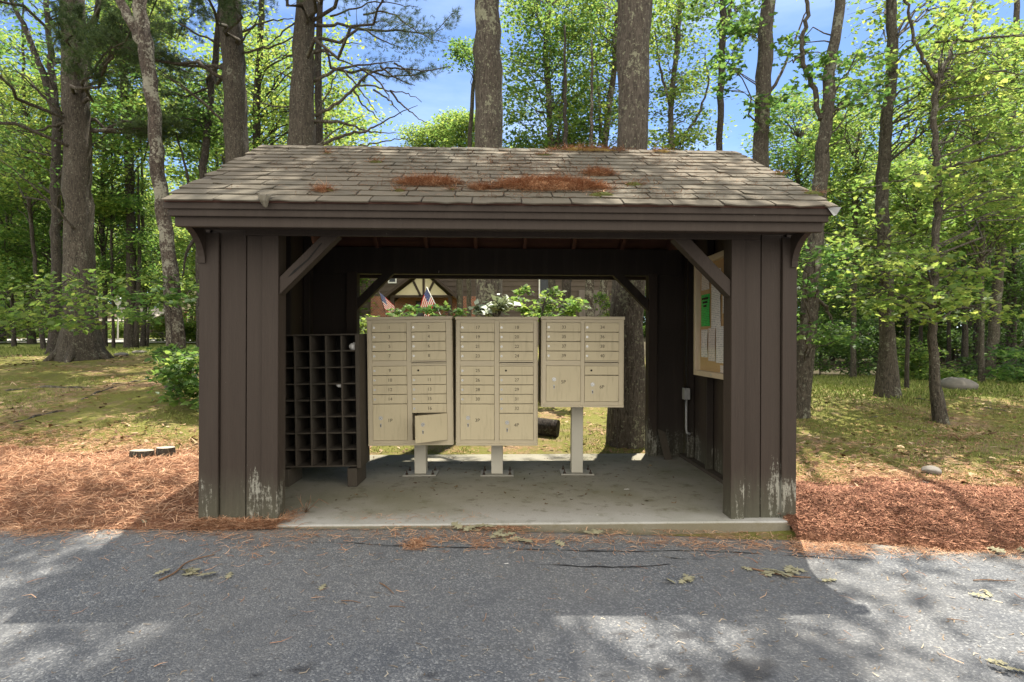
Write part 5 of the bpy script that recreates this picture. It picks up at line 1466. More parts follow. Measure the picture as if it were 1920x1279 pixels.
mid('maple_sapling', 'small leafy maple boughs across the lichen maple trunk', [(318, 720), (322, 640), (320, 560)], 8.1, 2, (245, 515, 375, 610), (7.6, 8.8), 9, 0.30, 42, 0.085, LEAF, 51, 0, BARK_DARK, ML)
mid('maple_sapling', 'knee-high maple seedlings at the foot of the lichen maple', [(356, 748), (354, 700), (356, 660)], 7.9, 2, (305, 655, 396, 756), (7.0, 8.2), 26, 0.24, 54, 0.08, LEAF, 52, 0, BARK_DARK, ML)
# ---- plants seen through the shelter --------------------------------------------------------
mid('shrub', 'pale glossy-leaved shrub framed by the rear opening over the middle mailbox', [(925, 760), (926, 650), (926, 590)], 8.0, 3, (895, 558, 955, 590), (7.8, 8.2), 9, 0.15, 19, 0.122, LEAF_W, 53, 0, BARK_DARK, RH)
mid('maple_sapling', 'bright green maple bush framed by the rear opening over the right mailbox', [(1010, 760), (1012, 650), (1020, 560)], 10, 5, (965, 545, 1085, 604), (9.6, 10.8), 13, 0.20, 57, 0.094, LEAF_Y, 54, 0, BARK_DARK, ML)
mid('maple_sapling', 'drooping green bough in front of the porch brickwork', [(800, 760), (800, 650), (790, 590)], 11, 4, (740, 576, 868, 596), (10.6, 11.6), 13, 0.17, 28, 0.094, LEAF, 55, 0, BARK_DARK, ML)
mid('forest_tree', 'dark mossy trunk seen over the short mailbox through the rear opening', [(1062, 770), (1061, 650), (1061, 520), (1060, 400)], 12, 20, (1010, 420, 1120, 500), (12, 14), 8, 0.5, 129, 0.094, LEAF, 56, 4, BARK_DARK)
mid('forest_tree', 'grey mottled trunk left of the broad lichened trunk in the rear opening', [(1107, 760), (1106, 650), (1105, 520), (1108, 400)], 13, 19, (1100, 550, 1150, 600), (14, 15), 8, 0.3, 80, 0.094, LEAF_Y, 57, 4, BARK_PALE)
mid('shrub', 'low green shrub seen left of the first mailbox through the rear opening', [(684, 740), (684, 680), (684, 620)], 11, 3, (668, 590, 700, 650), (10.6, 11.6), 9, 0.18, 42, 0.094, LEAF_Y, 58, 0, BARK_DARK)

# ---- far woods: four tree shapes copied -----------------------------------------------------------
def far_proto(seed, H, Rr, nc, nl, size, mat, z0=0.18, low=0.0):
    rg = np.random.default_rng(seed)
    pth = [(0, 0, 0), (rg.normal(0, .15), rg.normal(0, .15), H * .35), (rg.normal(0, .3), rg.normal(0, .3), H * .7), (0, 0, H)]
    T = Tree('forest_tree', 'slender tree of the far woods', [Vector(p) for p in pth], [0.16, 0.13, 0.09, 0.03], BARK_DARK, seed, sides=8, flare=1.2)
    T.leafy(cyl_c(rg, (0, 0, 0), H * z0, H, Rr, nc), 1.15, nl, size)
    return T.done(mat)
protos = [far_proto(201, 15, 2.7, 90, 95, 0.22, LEAF_Y, 0.07), far_proto(202, 17, 3.1, 100, 95, 0.22, LEAF, 0.10), far_proto(203, 13, 2.7, 90, 95, 0.21, LEAF_Y, 0.03), far_proto(204, 16, 2.9, 95, 95, 0.22, LEAF_D, 0.08)]
def dup(root, loc, rz, sc, label, group):
    r_ = root.copy(); COL.objects.link(r_); r_.location = loc; r_.rotation_euler = (0, 0, rz); r_.scale = sc; r_['label'] = label; r_['group'] = group
    for ch in list(root.children):
        c_ = ch.copy(); COL.objects.link(c_); c_.parent = r_
    return r_
LW = 'slender leafy tree in the woods beyond the left lawn'
RW = 'leafy tree in the shady woods beyond the right lawn'
CW = 'leafy tree standing behind the brown house and above the roof ridge'
used = set()
def far_tree(px, d, k, label, group, s=1.0):
    x = (px - 960) / F * d; loc = (x, d, gz(x, d) - 0.05); rz = RG.uniform(0, 6.28); sc = (s, s, s * RG.uniform(0.9, 1.1))
    if k not in used:
        used.add(k); o_ = protos[k]; o_.location = loc; o_.rotation_euler = (0, 0, rz); o_.scale = sc; o_['label'] = label; o_['group'] = group; return o_
    return dup(protos[k], loc, rz, sc, label, group)
for px, d, k in ((-60, 24, 0), (5, 27, 2), (60, 24, 1), (105, 29, 0), (150, 50, 2), (215, 54, 1), (265, 50, 0), (320, 47, 2), (290, 56, 1), (368, 48, 0), (180, 58, 1), (90, 40, 2), (20, 38, 1), (-40, 34, 3), (400, 28, 2), (440, 24, 0), (500, 27, 1), (545, 32, 2), (600, 26, 0), (640, 31, 2), (380, 36, 1), (460, 40, 0), (240, 50, 0), (130, 52, 1), (40, 52, 0), (340, 52, 2)):
    far_tree(px, d, k if k != 1 else 2 * (int(px) % 2), LW, 'trees of the left woods', RG.uniform(0.8, 1.05) if 380 > px or px > 620 else RG.uniform(0.85, 1.0))
for px, d, k in ((1010, 38, 2), (1090, 36, 0), (1180, 38, 1), (1250, 40, 2)):
    far_tree(px, d, k, CW, 'treetops above the roof ridge', RG.uniform(0.7, 0.85))
for px, d, k in ((1530, 27, 1), (1590, 27, 3), (1640, 30, 0), (1700, 27, 3), (1760, 29, 1), (1815, 26, 3), (1870, 29, 2), (1930, 27, 3), (1480, 30, 2), (1560, 33, 1), (1680, 34, 2), (1790, 34, 3), (1900, 32, 1), (1980, 27, 0), (1500, 40, 0), (1620, 44, 1), (1740, 44, 0), (1850, 44, 2), (1960, 42, 1), (2040, 24, 1)):
    far_tree(px, d, k, RW, 'trees of the right woods', RG.uniform(0.62, 0.9))
for k_, (px, w, y1) in enumerate(((1808, 13, 620), (1830, 14, 600), (1778, 9, 610), (1890, 10, 560), (1725, 8, 640))):
    d = 17 + k_ * 0.6
    T = Tree('forest_tree', ['bare brown stem in the dark gap of the right woods, thickest there', 'bare dark stem in the dark gap of the right woods beside the thickest one', 'thin dark stem right of the slender maple in the shade', 'thin stem at the right border of the dark woods', 'thin dark stem between the two maples in the shade of the woods'][k_],
             pxpath([(px, 715), (px + 2, 600), (px - 4, 420), (px + 3, 250)], d, 2), [wpx(w, d), wpx(w * .9, d), wpx(w * .7, d), wpx(w * .5, d), .04, .02], BARK_DARK, 300 + k_, sides=10)
    T.leafy(cyl_c(RG, tuple(T.base), 4, 8, 2.0, 14), 0.9, 70, 0.16); T.done(LEAF_D)
# shrubs at the edge of the right woods
for k_, (box, dd, n, mt, lab) in enumerate((((1690, 640, 1745, 720), (14, 15.5), 26, LEAF_Y, 'sunlit pale green shrub at the lawn edge between the two maples'), ((1745, 690, 1800, 722), (13, 14), 10, LEAF_Y, 'low fern clump left of the flat boulder'),
        ((1800, 665, 1860, 712), (16, 18), 18, LEAF_D, 'dark low bush behind the flat boulder'), ((1880, 640, 1960, 745), (12, 15), 34, LEAF, 'leafy bush at the right border of the lawn'), ((1570, 600, 1650, 700), (16.5, 19), 34, LEAF_D, 'dark bushy undergrowth left of the thicker maple'), ((1500, 600, 1575, 695), (16, 19), 30, LEAF_D, 'dark undergrowth beside the right wall of the shelter'))):
    rg = np.random.default_rng(400 + k_)
    cx_ = (box[0] + box[2]) / 2; d = sum(dd) / 2
    T = Tree('shrub', lab, pxpath([(cx_, box[3]), (cx_, (box[1] + box[3]) / 2), (cx_ + 3, box[1])], d), [0.025, 0.02, 0.01], BARK_DARK, 410 + k_, 'shrub', None, 6, 1.1)
    T.leafy(boxc(rg, box, dd, n), 0.42, 75, 0.12); T.done(mt, 'foliage')
# a closed wall of leaves beyond everything
def treeline(name, label, az0, az1, dist, h, n, mat, size):
    rg = np.random.default_rng(int(az0 * 10) + 999)
    a = R(1) * rg.uniform(az0, az1, n); dd = rg.uniform(dist, dist * 1.35, n)
    x = dd * np.sin(a); y = dd * np.cos(a)
    hh = h * (0.55 + 0.6 * fbm(a * 9, dd * 0.05, 81))
    z = ground_h(x, y) + rg.random(n) ** 0.9 * hh
    g = Geo(); leaves(g, np.stack([x, y, z], -1), size, rg, RH, 0.8)
    tag(g.obj(name, mat), label, 'woods', None, 'stuff')
treeline('far_forest', 'far mass of green woods closing the view behind the left lawn', -72, -4, 60, 17, 75000, LEAF_Y, 0.5)
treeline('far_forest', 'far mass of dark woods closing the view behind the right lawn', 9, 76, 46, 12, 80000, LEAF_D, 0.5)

# ================================================================== HOUSES, LAMP, FLAGS
def gz_at(px, d): return gz((px - 960) / F * d, d)
# brown house seen through the rear opening
d = 26.0
gH = gz_at(900, d)
ho = thing('brown_house', 'brown sided house with cream half-timbered porch gable, seen through the shelter', 'house', ((900 - 960) / F * d, d, gH))
hx = lambda px, dd=d: (px - 960) / F * dd - ho.location.x
hz = lambda py, dd=d: CZ - (py - 640) / F * dd - gH
xa, xb = hx(600), hx(1150)
g = Geo()
g.box(xa, xb, 0.0, 6.0, -0.4, 6.3)
for k in range(26): g.box(xa - 0.02, xb + 0.02, -0.025, 0.0, 0.1 + k * 0.24, 0.1 + k * 0.24 + 0.012)
g.obj('wall', SIDING, ho)
g = Geo(); g.prism([(-0.6, 6.2), (3.0, 8.0), (6.6, 6.2), (3.0, 7.7)], xa - 0.4, xb + 0.4, 'x'); g.obj('roof', ROOFGREY, ho, 0, fix=True)
g = Geo(); g.box(hx(695, d - .3), hx(905, d - .3), -0.30, -0.03, -0.3, hz(556, d - .3)); g.obj('brick_wall', BRICK, ho)
# porch: gable, posts
dp = d - 2.2
px0, px1, pa = hx(728, dp), hx(850, dp), hx(794, dp)
ze, za = hz(556, dp), hz(508, dp)
g = Geo(); g.prism([(px0 + .2, ze), (px1 - .2, ze), (pa, za - 0.1)], -2.15, -2.05, 'y'); g.obj('gable', CREAM, ho, 0, fix=True)
g = Geo()
for a_, b_ in (((pa, ze), (pa, za - .1)), ((pa - .45, za - .42), (pa - .12, ze)), ((pa + .45, za - .42), (pa + .12, ze)), ((px0 + .1, ze), (px1 - .1, ze))):
    v = Vector((b_[0] - a_[0], 0, b_[1] - a_[1])); n_ = Vector((v.z, 0, -v.x)).normalized() * 0.05
    g.add([(a_[0] - n_.x, -2.17, a_[1] - n_.z), (a_[0] + n_.x, -2.17, a_[1] + n_.z), (b_[0] + n_.x, -2.17, b_[1] + n_.z), (b_[0] - n_.x, -2.17, b_[1] - n_.z)], [(0, 1, 2, 3)])
g.obj('timber_trim', TIMBER, ho)
g = Geo(); g.prism([(px0 - .15, ze - .12), (pa, za + .05), (px1 + .15, ze - .12), (px1 + .15, ze + .02), (pa, za + .2), (px0 - .15, ze + .02)], -2.4, -0.05, 'y'); g.obj('porch_roof', TIMBER, ho, 0, fix=True)
for x in (px0 + .15, px1 - .15):
    g = Geo(); g.box(x - .08, x + .08, -2.14, -1.98, -.3, ze - 0.02); g.obj('porch_post', TIMBER, ho)
def window(parent, x0, x1, z0_, z1_, y, fm=WHITEP):
    g = Geo(); t_ = 0.06
    g.box(x0, x1, y - .04, y, z0_, z0_ + t_); g.box(x0, x1, y - .04, y, z1_ - t_, z1_); g.box(x0, x0 + t_, y - .04, y, z0_ + t_, z1_ - t_); g.box(x1 - t_, x1, y - .04, y, z0_ + t_, z1_ - t_)
    w_ = g.obj('window', fm, parent)
    g = Geo(); g.box(x0 + t_, x1 - t_, y - .02, y - .005, z0_ + t_, z1_ - t_); g.obj('pane', GLASSDK, w_)
window(ho, hx(728), hx(744), hz(532), hz(500), -0.03); window(ho, hx(1010), hx(1040), hz(560), hz(520), -0.03); window(ho, hx(780, d - .3), hx(812, d - .3), hz(600, d - .3), hz(565, d - .3), -0.305, TIMBER)
g = Geo(); g.box(hx(1085), hx(1140), -0.10, -0.028, -.2, hz(545))
for k in range(7): g.box(hx(1085) + k * 0.19, hx(1085) + k * 0.19 + .03, -0.12, -0.10, -.2, hz(545))
g.obj('side_panel', plain('grey_brown_boards', (0.17, 0.145, 0.125), 0.85, 0.15, 4), ho)
# left neighbour: half-timbered house end, seen between trunk and shelter
d = 34.0
gH = gz_at(352, d)
h2 = thing('half_timbered_house', 'half-timbered house with brick ground floor beside the left corner of the shelter', 'house', ((352 - 960) / F * d, d, gH)); h2.rotation_euler = (0, 0, 0)
hx2 = lambda px: (px - 960) / F * d - h2.location.x
hz2 = lambda py: CZ - (py - 640) / F * d - gH
g = Geo(); g.box(hx2(338), hx2(470), 0, 7, hz2(582), hz2(535)); g.obj('wall', SIDING, h2)
g = Geo(); g.box(hx2(338), hx2(470), 0.05, 7, -.4, hz2(582)); g.obj('brick_wall', BRICK, h2)
g = Geo(); g.prism([(hx2(330), hz2(540)), (hx2(330), hz2(543)), (hx2(420), hz2(504)), (hx2(500), hz2(540)), (hx2(420), hz2(498))], -0.5, 7.4, 'y'); g.obj('roof', ROOFGREY, h2, 0, fix=True)
g = Geo(); g.prism([(hx2(333), hz2(584)), (hx2(395), hz2(584)), (hx2(395), hz2(545)), (hx2(348), hz2(558))], -.9, -.8, 'y'); g.obj('gable', CREAM, h2, 0, fix=True)
g = Geo()
for a_, b_ in (((333, 584), (395, 584)), ((352, 584), (352, 556)), ((366, 584), (366, 552)), ((352, 560), (366, 582)), ((366, 560), (380, 582)), ((333, 582), (350, 556))):
    A = (hx2(a_[0]), hz2(a_[1])); B = (hx2(b_[0]), hz2(b_[1])); v = Vector((B[0] - A[0], 0, B[1] - A[1])); n_ = Vector((v.z, 0, -v.x)).normalized() * 0.055
    g.add([(A[0] - n_.x, -.92, A[1] - n_.z), (A[0] + n_.x, -.92, A[1] + n_.z), (B[0] + n_.x, -.92, B[1] + n_.z), (B[0] - n_.x, -.92, B[1] - n_.z)], [(0, 1, 2, 3)])
g.obj('timber_trim', TIMBER, h2)
window(h2, hx2(352), hx2(364), hz2(606), hz2(588), -.02, WHITEP)
for x in (344, 372):
    g = Geo(); g.box(hx2(x) - .09, hx2(x) + .09, -.88, -.7, -.4, hz2(585)); g.obj('porch_post', TIMBER, h2)
# low grey-roofed building, left
d = 42.0
gH = gz_at(235, d)
h3 = thing('low_garage', 'low brown building with a long pale grey roof beyond the left lawn', 'garage', ((235 - 960) / F * d, d, gH))
hx3 = lambda px: (px - 960) / F * d - h3.location.x
hz3 = lambda py: CZ - (py - 640) / F * d - gH
g = Geo(); g.box(hx3(178), hx3(228), 0, 5, -.6, hz3(600)); g.prism([(hx3(172), hz3(600)), (hx3(190), hz3(580)), (hx3(228), hz3(600))], 0.0, 5, 'y'); g.obj('wall', plain('tan_brown_boards', (0.22, 0.165, 0.12), 0.85, 0.12, 3), h3, 0, fix=True)
g = Geo(); g.prism([(-0.6, hz3(603)), (2.8, hz3(573)), (6, hz3(603)), (2.8, hz3(577))], hx3(176), hx3(286), 'x'); g.obj('roof', plain('pale_roof', (0.36, 0.31, 0.27), 0.95, 0.15, 4), h3, 0, fix=True)
for x in (234, 250, 266, 282):
    g = Geo(); g.box(hx3(x) - .12, hx3(x) + .12, -.3, -.1, -.6, hz3(601)); g.obj('carport_post', TIMBER, h3)
g = Geo(); g.box(hx3(230), hx3(286), 4.5, 4.9, -.6, hz3(603)); g.obj('rear_wall', TIMBER, h3)
# far left sliver of another building
d = 40.0
gH = gz_at(-8, d)
h4 = thing('brown_shed', 'sliver of a brown building at the left edge of the picture', 'building', ((-8 - 960) / F * d, d, gH))
hz4 = lambda py: CZ - (py - 640) / F * d - gH
g = Geo(); g.box(-1.3, 0.75, 0, 4, -.5, hz4(585)); g.obj('wall', SIDING, h4)
g = Geo(); g.prism([(-1.5, hz4(585)), (0.95, hz4(585)), (-0.3, hz4(562))], -.3, 4.3, 'y'); g.obj('roof', ROOFGREY, h4, 0, fix=True)
# lamp post with a white lantern
d = 30.0
gH = gz_at(221, d)
lp = thing('lamp_post', 'white lantern on a slim post in front of the grey-roofed building', 'lamp post', ((221 - 960) / F * d, d, gH))
zt = CZ - (573 - 640) / F * d - gH
g = Geo(); g.tube([(0, 0, -.3), (0, 0, zt * .5), (0, 0, zt)], 0.04, 8); g.obj('pole', WHITEP, lp)
g = Geo(); g.tube([(0, 0, zt), (0, 0, zt + .05), (0, 0, zt + .32)], [0.06, 0.12, 0.22], 6); g.obj('lantern', WHITEP, lp)
g = Geo(); g.tube([(0, 0, zt + .321), (0, 0, zt + .36), (0, 0, zt + .46), (0, 0, zt + .56)], [0.26, 0.24, 0.10, 0.02], 6); g.obj('lantern_cap', plain('lantern_cap_grey', (0.5, 0.52, 0.55), 0.5), lp)
# clipped bushes by the drive
for k_, (px, py, d, r, mt, lab) in enumerate(((352, 622, 26, 0.75, LEAF_Y, 'bright yellow-green clipped bush below the half-timbered house'), (222, 618, 34, 0.9, LEAF_Y, 'round light bush in front of the low grey-roofed building'), (305, 600, 27, 1.0, LEAF_Y, 'tall light bush left of the lichen maple trunk'), (90, 622, 36, 0.8, LEAF, 'low bush at the far side of the left lawn'))):
    x = (px - 960) / F * d; b = (x, d, gz(x, d)); rg = np.random.default_rng(600 + k_)
    T = Tree('bush', lab, [Vector(b), Vector((x, d, b[2] + r * .5)), Vector((x, d, b[2] + r))], [0.03, 0.025, 0.01], BARK_DARK, 600 + k_, 'bush', None, 6, 1.1)
    cs = [(x + rg.normal(0, .4) * r, d + rg.normal(0, .4) * r, b[2] + r * (0.15 + 1.0 * rg.random())) for _ in range(34)]
    T.leafy(cs, 0.42 * r, 70, 0.12); T.done(mt, 'foliage')
# pale driveway on the far left
xs = np.linspace(-30, -11, 40); ys = np.linspace(24.5, 36, 24)
drv = struct(grid_obj('driveway', xs, ys, lambda x, y: ground_h(x, y) + 0.05, DRIVE))

# flags on slanted sticks by the porch
RED = plain('flag_red', (0.55, 0.03, 0.04), 0.8, 0.05); WHT = plain('flag_white', (0.75, 0.73, 0.70), 0.8, 0.05); BLU = plain('flag_blue', (0.03, 0.05, 0.20), 0.8, 0.05)
def flag(px, py, d, lab, lean, droop, seed, hgt=0.62):
    foot = P(px, py, d); gzv = gz(foot.x, d)
    f_ = thing('small_flag', lab, 'flag', (foot.x, d, gzv), 0, 'flags in front of the porch')
    top = foot.z - gzv
    ax = Vector((lean, 0, 1)).normalized()
    tip = Vector((0, 0, top)) + ax * 0.08
    g = Geo(); g.tube([tip - ax * (tip.z / ax.z + .1), tip - ax * 0.5, tip], 0.012, 6); g.obj('pole', WHITEP if seed else TIMBER, f_)
    g = Geo(); L_, H_ = hgt * 1.45, hgt * 0.82; nu, nv = 20, 13
    def pt(u, v):
        o_ = Vector((math.cos(R(droop)), 0, -math.sin(R(droop))))
        fold = 0.06 * math.sin(u * 7 + v * 2 + seed) * u
        return tip - ax * (0.02 + v * H_) + o_ * (u * L_ * 0.62) + Vector((0, fold, -0.05 * u * u * (1 + v)))
    vs = [pt(i / nu, j / nv) for j in range(nv + 1) for i in range(nu + 1)]
    w = nu + 1
    for j in range(nv):
        for i in range(nu):
            mi = 2 if (j < 7 and i < 8) else (0 if j % 2 == 0 else 1)
            g.Fc.append((np.array([[j * w + i, j * w + i + 1, (j + 1) * w + i + 1, (j + 1) * w + i]]), mi, True))
    g.add([tuple(v) for v in vs], np.zeros((0, 4), int))
    # stars
    for r_ in range(5):
        for c_ in range(6):
            u0, v0 = (c_ + .5) / 6 * 8 / nu, (r_ + .5) / 5 * 7 / nv
            c = pt(u0, v0); 
            for off in (-0.004, 0.004):
                q_ = [c + Vector((0.011 * math.cos(a * math.pi / 5 + .3) * (1 if a % 2 else .45), off, 0.011 * math.sin(a * math.pi / 5 + .3) * (1 if a % 2 else .45))) for a in range(10)]
                g.add([tuple(v) for v in q_], [tuple(range(10))], 1)
    g.obj('cloth', [RED, WHT, BLU], f_)
flag(712, 552, 17.0, 'small American flag on a stick left of the porch gable', -0.30, 38, 0)
flag(802, 543, 17.0, 'small American flag hanging steeply from a pale pole before the porch gable', -0.5, 112, 1)

# ================================================================== GROUND THINGS
# twin sawn stumps in the mulch
for k_, (px, py, w, flat, lab) in enumerate(((267, 864, 44, 0.6, 'flat sawn stump in the mulch, left one of a pair'), (311, 862, 32, 0.8, 'round sawn stump in the mulch, right one of a pair'))):
    c = G(px, py); r = w / F * c.y / 2; rg = np.random.default_rng(k_)
    t = thing('tree_stump', lab, 'stump', (c.x, c.y, c.z + 0.04), 0, 'sawn stumps in the mulch')
    g = Geo(); n = 22; ang = np.linspace(0, 2 * np.pi, n, endpoint=False); rr = r * (1 + 0.14 * (fbm(np.cos(ang) * 2 + k_ * 5, np.sin(ang) * 2, 9) - .5) * 2)
    ring = lambda z, s: np.stack([np.cos(ang) * rr * s, np.sin(ang) * rr * s * (0.8 if k_ else 0.55), np.full(n, z)], -1)
    hh = 0.075 if k_ else 0.055
    v = np.concatenate([ring(-.15, 1.2), ring(0.0, 1.06), ring(hh, 1.0)]); idx = np.arange(3 * n).reshape(3, n); nx_ = np.roll(idx, -1, 1)
    g.add(v, np.stack([idx[:-1], nx_[:-1], nx_[1:], idx[1:]], -1).reshape(-1, 4), 0, True); g.obj('stump_bark', BARK_PINE, t)
    g = Geo(); g.add(ring(hh + .001, .995), [tuple(range(n))]); g.obj('sawn_top', STUMPTOP, t)
def rock(px, py, wpx_, asp, lab, seed, name='rock', mat=STONE, sink=0.45):
    c = G(px, py); r = wpx_ / F * c.y / 2
    o = blob(name, (c.x, c.y, c.z + r * asp * (1 - sink)), r, seed, mat, 1.0, asp, 12, 0.22)
    for p_ in o.data.polygons: p_.use_smooth = True
    return tag(o, lab, 'rock')
rock(1746, 888, 34, 0.5, 'smooth grey rock on the moss right of the shelter', 3)
rock(1600, 918, 26, 0.22, 'flat pale stone at the edge of the red bark bed', 5)
rock(1735, 907, 16, 0.3, 'small tan stone near the smooth grey rock', 6)
rock(1796, 732, 60, 0.5, 'broad flat boulder on the lawn edge before the dark woods', 7)
rock(725, 606 + 68, 10, 0.4, 'small pale stone near the far left lawn', 8) if False else None
rock(228, 668, 24, 0.35, 'pale stone right of the massive pine foot', 9)
rock(262, 663, 24, 0.3, 'flat brown stone on the lawn behind the pale stone', 10)
# dark log edging behind the mailboxes
c0 = G(985, 815); c0.y = 7.6
g = Geo(); rg = np.random.default_rng(8)
a = Vector((0.02, 7.75, gz(0.02, 7.75) + 0.11)); b = Vector((0.62, 7.55, gz(0.62, 7.55) + 0.12))
g.tube([a, a.lerp(b, .33), a.lerp(b, .66), b], [0.11, 0.125, 0.12, 0.115], 14, 0, True, 0.05, rg)
tag(g.obj('fallen_log', BARK_DARK), 'short dark log lying on the ground behind the mailboxes', 'log')
# surface roots on the left lawn
for k_, (pts, w, lab) in enumerate((([(0, 735), (60, 728), (130, 728), (200, 726)], 0.03, 'long dark surface root reaching to the left picture edge'), ([(150, 752), (180, 738), (235, 722)], 0.025, 'dark surface root in the moss, short and oblique'), ([(205, 722), (260, 716), (290, 708)], 0.02, 'thin surface root near the lichen maple'), ([(20, 795), (80, 778), (140, 768)], 0.025, 'surface root low on the left lawn'), ([(1600, 790), (1650, 780), (1700, 775)], 0.012, 'thin dead stick on the right moss'), ([(1820, 760), (1860, 768), (1905, 775)], 0.02, 'dark dead branch lying on the right lawn'), ([(1690, 745), (1740, 752), (1790, 758)], 0.02, 'surface root running right from the thicker maple'))):
    pp = [G(*q_) for q_ in pts]
    pl = smooth_path([(p_.x, p_.y, p_.z) for p_ in pp], 16); pl[:, 2] = ground_h(pl[:, 0], pl[:, 1]) - 0.006 + 0.010 * np.sin(np.arange(16) * 1.3); pl[[0, -1], 2] -= 0.03
    g = Geo(); g.tube(pl, w * np.concatenate([np.linspace(.5, 1, 8), np.linspace(1, .3, 8)]), 8, 0, True, 0.1, np.random.default_rng(k_))
    tag(g.obj('surface_root' if 'root' in lab else 'dead_branch', BARK_MAPLE), lab, 'root' if 'root' in lab else 'branch')

# fallen oak leaves and twigs
half = [(0, 0.02), (.14, .05), (.20, .20), (.27, .07), (.40, .07), (.46, .30), (.53, .09), (.66, .08), (.74, .26), (.80, .08), (.90, .10)]
OAK = np.array([(u, v, 0.10 * abs(v) + 0.05 * u * u) for u, v in half] + [(1, 0, .05)] + [(u, -v, 0.10 * abs(v) + 0.05 * u * u) for u, v in half[::-1]], float)
def oak_leaves(px, py, n, spread, size, lab, seed, name='fallen_leaves', road_=True, twig=None, cat='leaves'):
    rg = np.random.default_rng(seed); c = G(px, py, road_)
    if not road_: c.z = max(c.z, gz(c.x, c.y))
    t = thing(name, lab, cat, (c.x, c.y, c.z), 0, 'oak leaves blown down on the ground')
    for k in range(n):
        g = Geo()
        dx, dy = (rg.normal(0, spread), rg.normal(0, spread * .5)) if n > 1 else (0, 0)
        zz = (float(road_h(c.x + dx, c.y + dy)) + 0.006 if road_ else gz(c.x + dx, c.y + dy) + 0.04) - c.z + 0.006 * k / max(1, n) * 3
        v = OAK.copy() * size * rg.uniform(.75, 1.2); an = rg.uniform(0, 6.28); ti = rg.normal(0, .18)
        rot = Matrix.Rotation(an, 3, 'Z') @ Matrix.Rotation(ti, 3, 'X')
        vv = np.array([tuple(rot @ Vector((p_[0] - size * .5, p_[1], p_[2]))) for p_ in v]); vv[:, 2] += zz - min(0, vv[:, 2].min()); vv[:, 0] += dx; vv[:, 1] += dy
        m = len(vv); ctr = vv.mean(0); ctr[2] += 0.004
        g.add(np.vstack([vv, ctr]), [(i, (i + 1) % m, m) for i in range(m)]); g.obj('leaf', DRYLEAF, t)
    if twig:
        pl = [G(x, y, road_) for x, y in twig]; pts = [(p_.x - c.x, p_.y - c.y, p_.z - c.z + 0.012) for p_ in pl]
        g = Geo(); g.tube(smooth_path(pts, 12), np.linspace(0.006, 0.003, 12), 6); g.obj('twig', TWIG, t)
    return t
oak_leaves(350, 1078, 7, 0.07, 0.11, 'tan oak sprig on a bent twig on the left asphalt', 1, 'oak_sprig', True, [(298, 1093), (330, 1080), (345, 1060), (370, 1052), (402, 1045)], 'sprig')
oak_leaves(430, 1082, 1, 0, 0.11, 'single pale oak leaf right of the bent twig sprig', 2, 'fallen_leaf', True, None, 'leaf')
oak_leaves(606, 1104, 1, 0, 0.10, 'single curled oak leaf alone on the open left-centre asphalt', 3, 'fallen_leaf', True, None, 'leaf')
oak_leaves(893, 996, 8, 0.07, 0.12, 'dull green oak leaves heaped at the middle of the slab edge', 4, 'oak_sprig', True, None, 'sprig')
oak_leaves(965, 1011, 7, 0.08, 0.11, 'pale oak leaves right of the dull green heap at the slab edge', 5, 'oak_sprig', True, None, 'sprig')
oak_leaves(1050, 1024, 1, 0, 0.10, 'pale oak leaf on the asphalt just before the slab, below the pale leaf heap', 6, 'fallen_leaf', True, None, 'leaf')
oak_leaves(1112, 1001, 4, 0.05, 0.10, 'oak leaves in the needles left of the post foot on the slab edge', 7, 'oak_sprig', True, None, 'sprig')
oak_leaves(1283, 1091, 5, 0.05, 0.10, 'small pale oak sprig alone on the shaded right asphalt', 8, 'oak_sprig', True, None, 'sprig')
oak_leaves(1455, 1081, 7, 0.07, 0.11, 'green-grey oak sprig on a long twig crossing the shadow edge', 9, 'oak_sprig', True, [(1405, 1070), (1440, 1078), (1480, 1086), (1520, 1088)], 'sprig')
oak_leaves(1497, 1076, 4, 0.05, 0.11, 'pale oak leaves at the tip of the long twig', 10, 'oak_sprig', True, None, 'sprig')
oak_leaves(1560, 1097, 2, 0.05, 0.10, 'thin oak leaves just outside the shelter shadow on sunlit asphalt', 11, 'oak_sprig', True, None, 'sprig')
oak_leaves(1860, 1122, 2, 0.06, 0.11, 'pale oak leaves on the sunlit asphalt near the right picture edge', 12, 'oak_sprig', True, None, 'sprig')
oak_leaves(1885, 1262, 4, 0.05, 0.11, 'oak sprig in the bottom right corner', 13, 'oak_sprig', True, None, 'sprig')
oak_leaves(262, 990, 8, 0.09, 0.12, 'dull oak leaf heap on the mulch edge left of the shelter', 14, 'oak_sprig', False, None, 'sprig')
oak_leaves(1885, 1032, 5, 0.08, 0.12, 'oak leaves at the right end of the red bark bed', 15, 'oak_sprig', True, None, 'sprig')
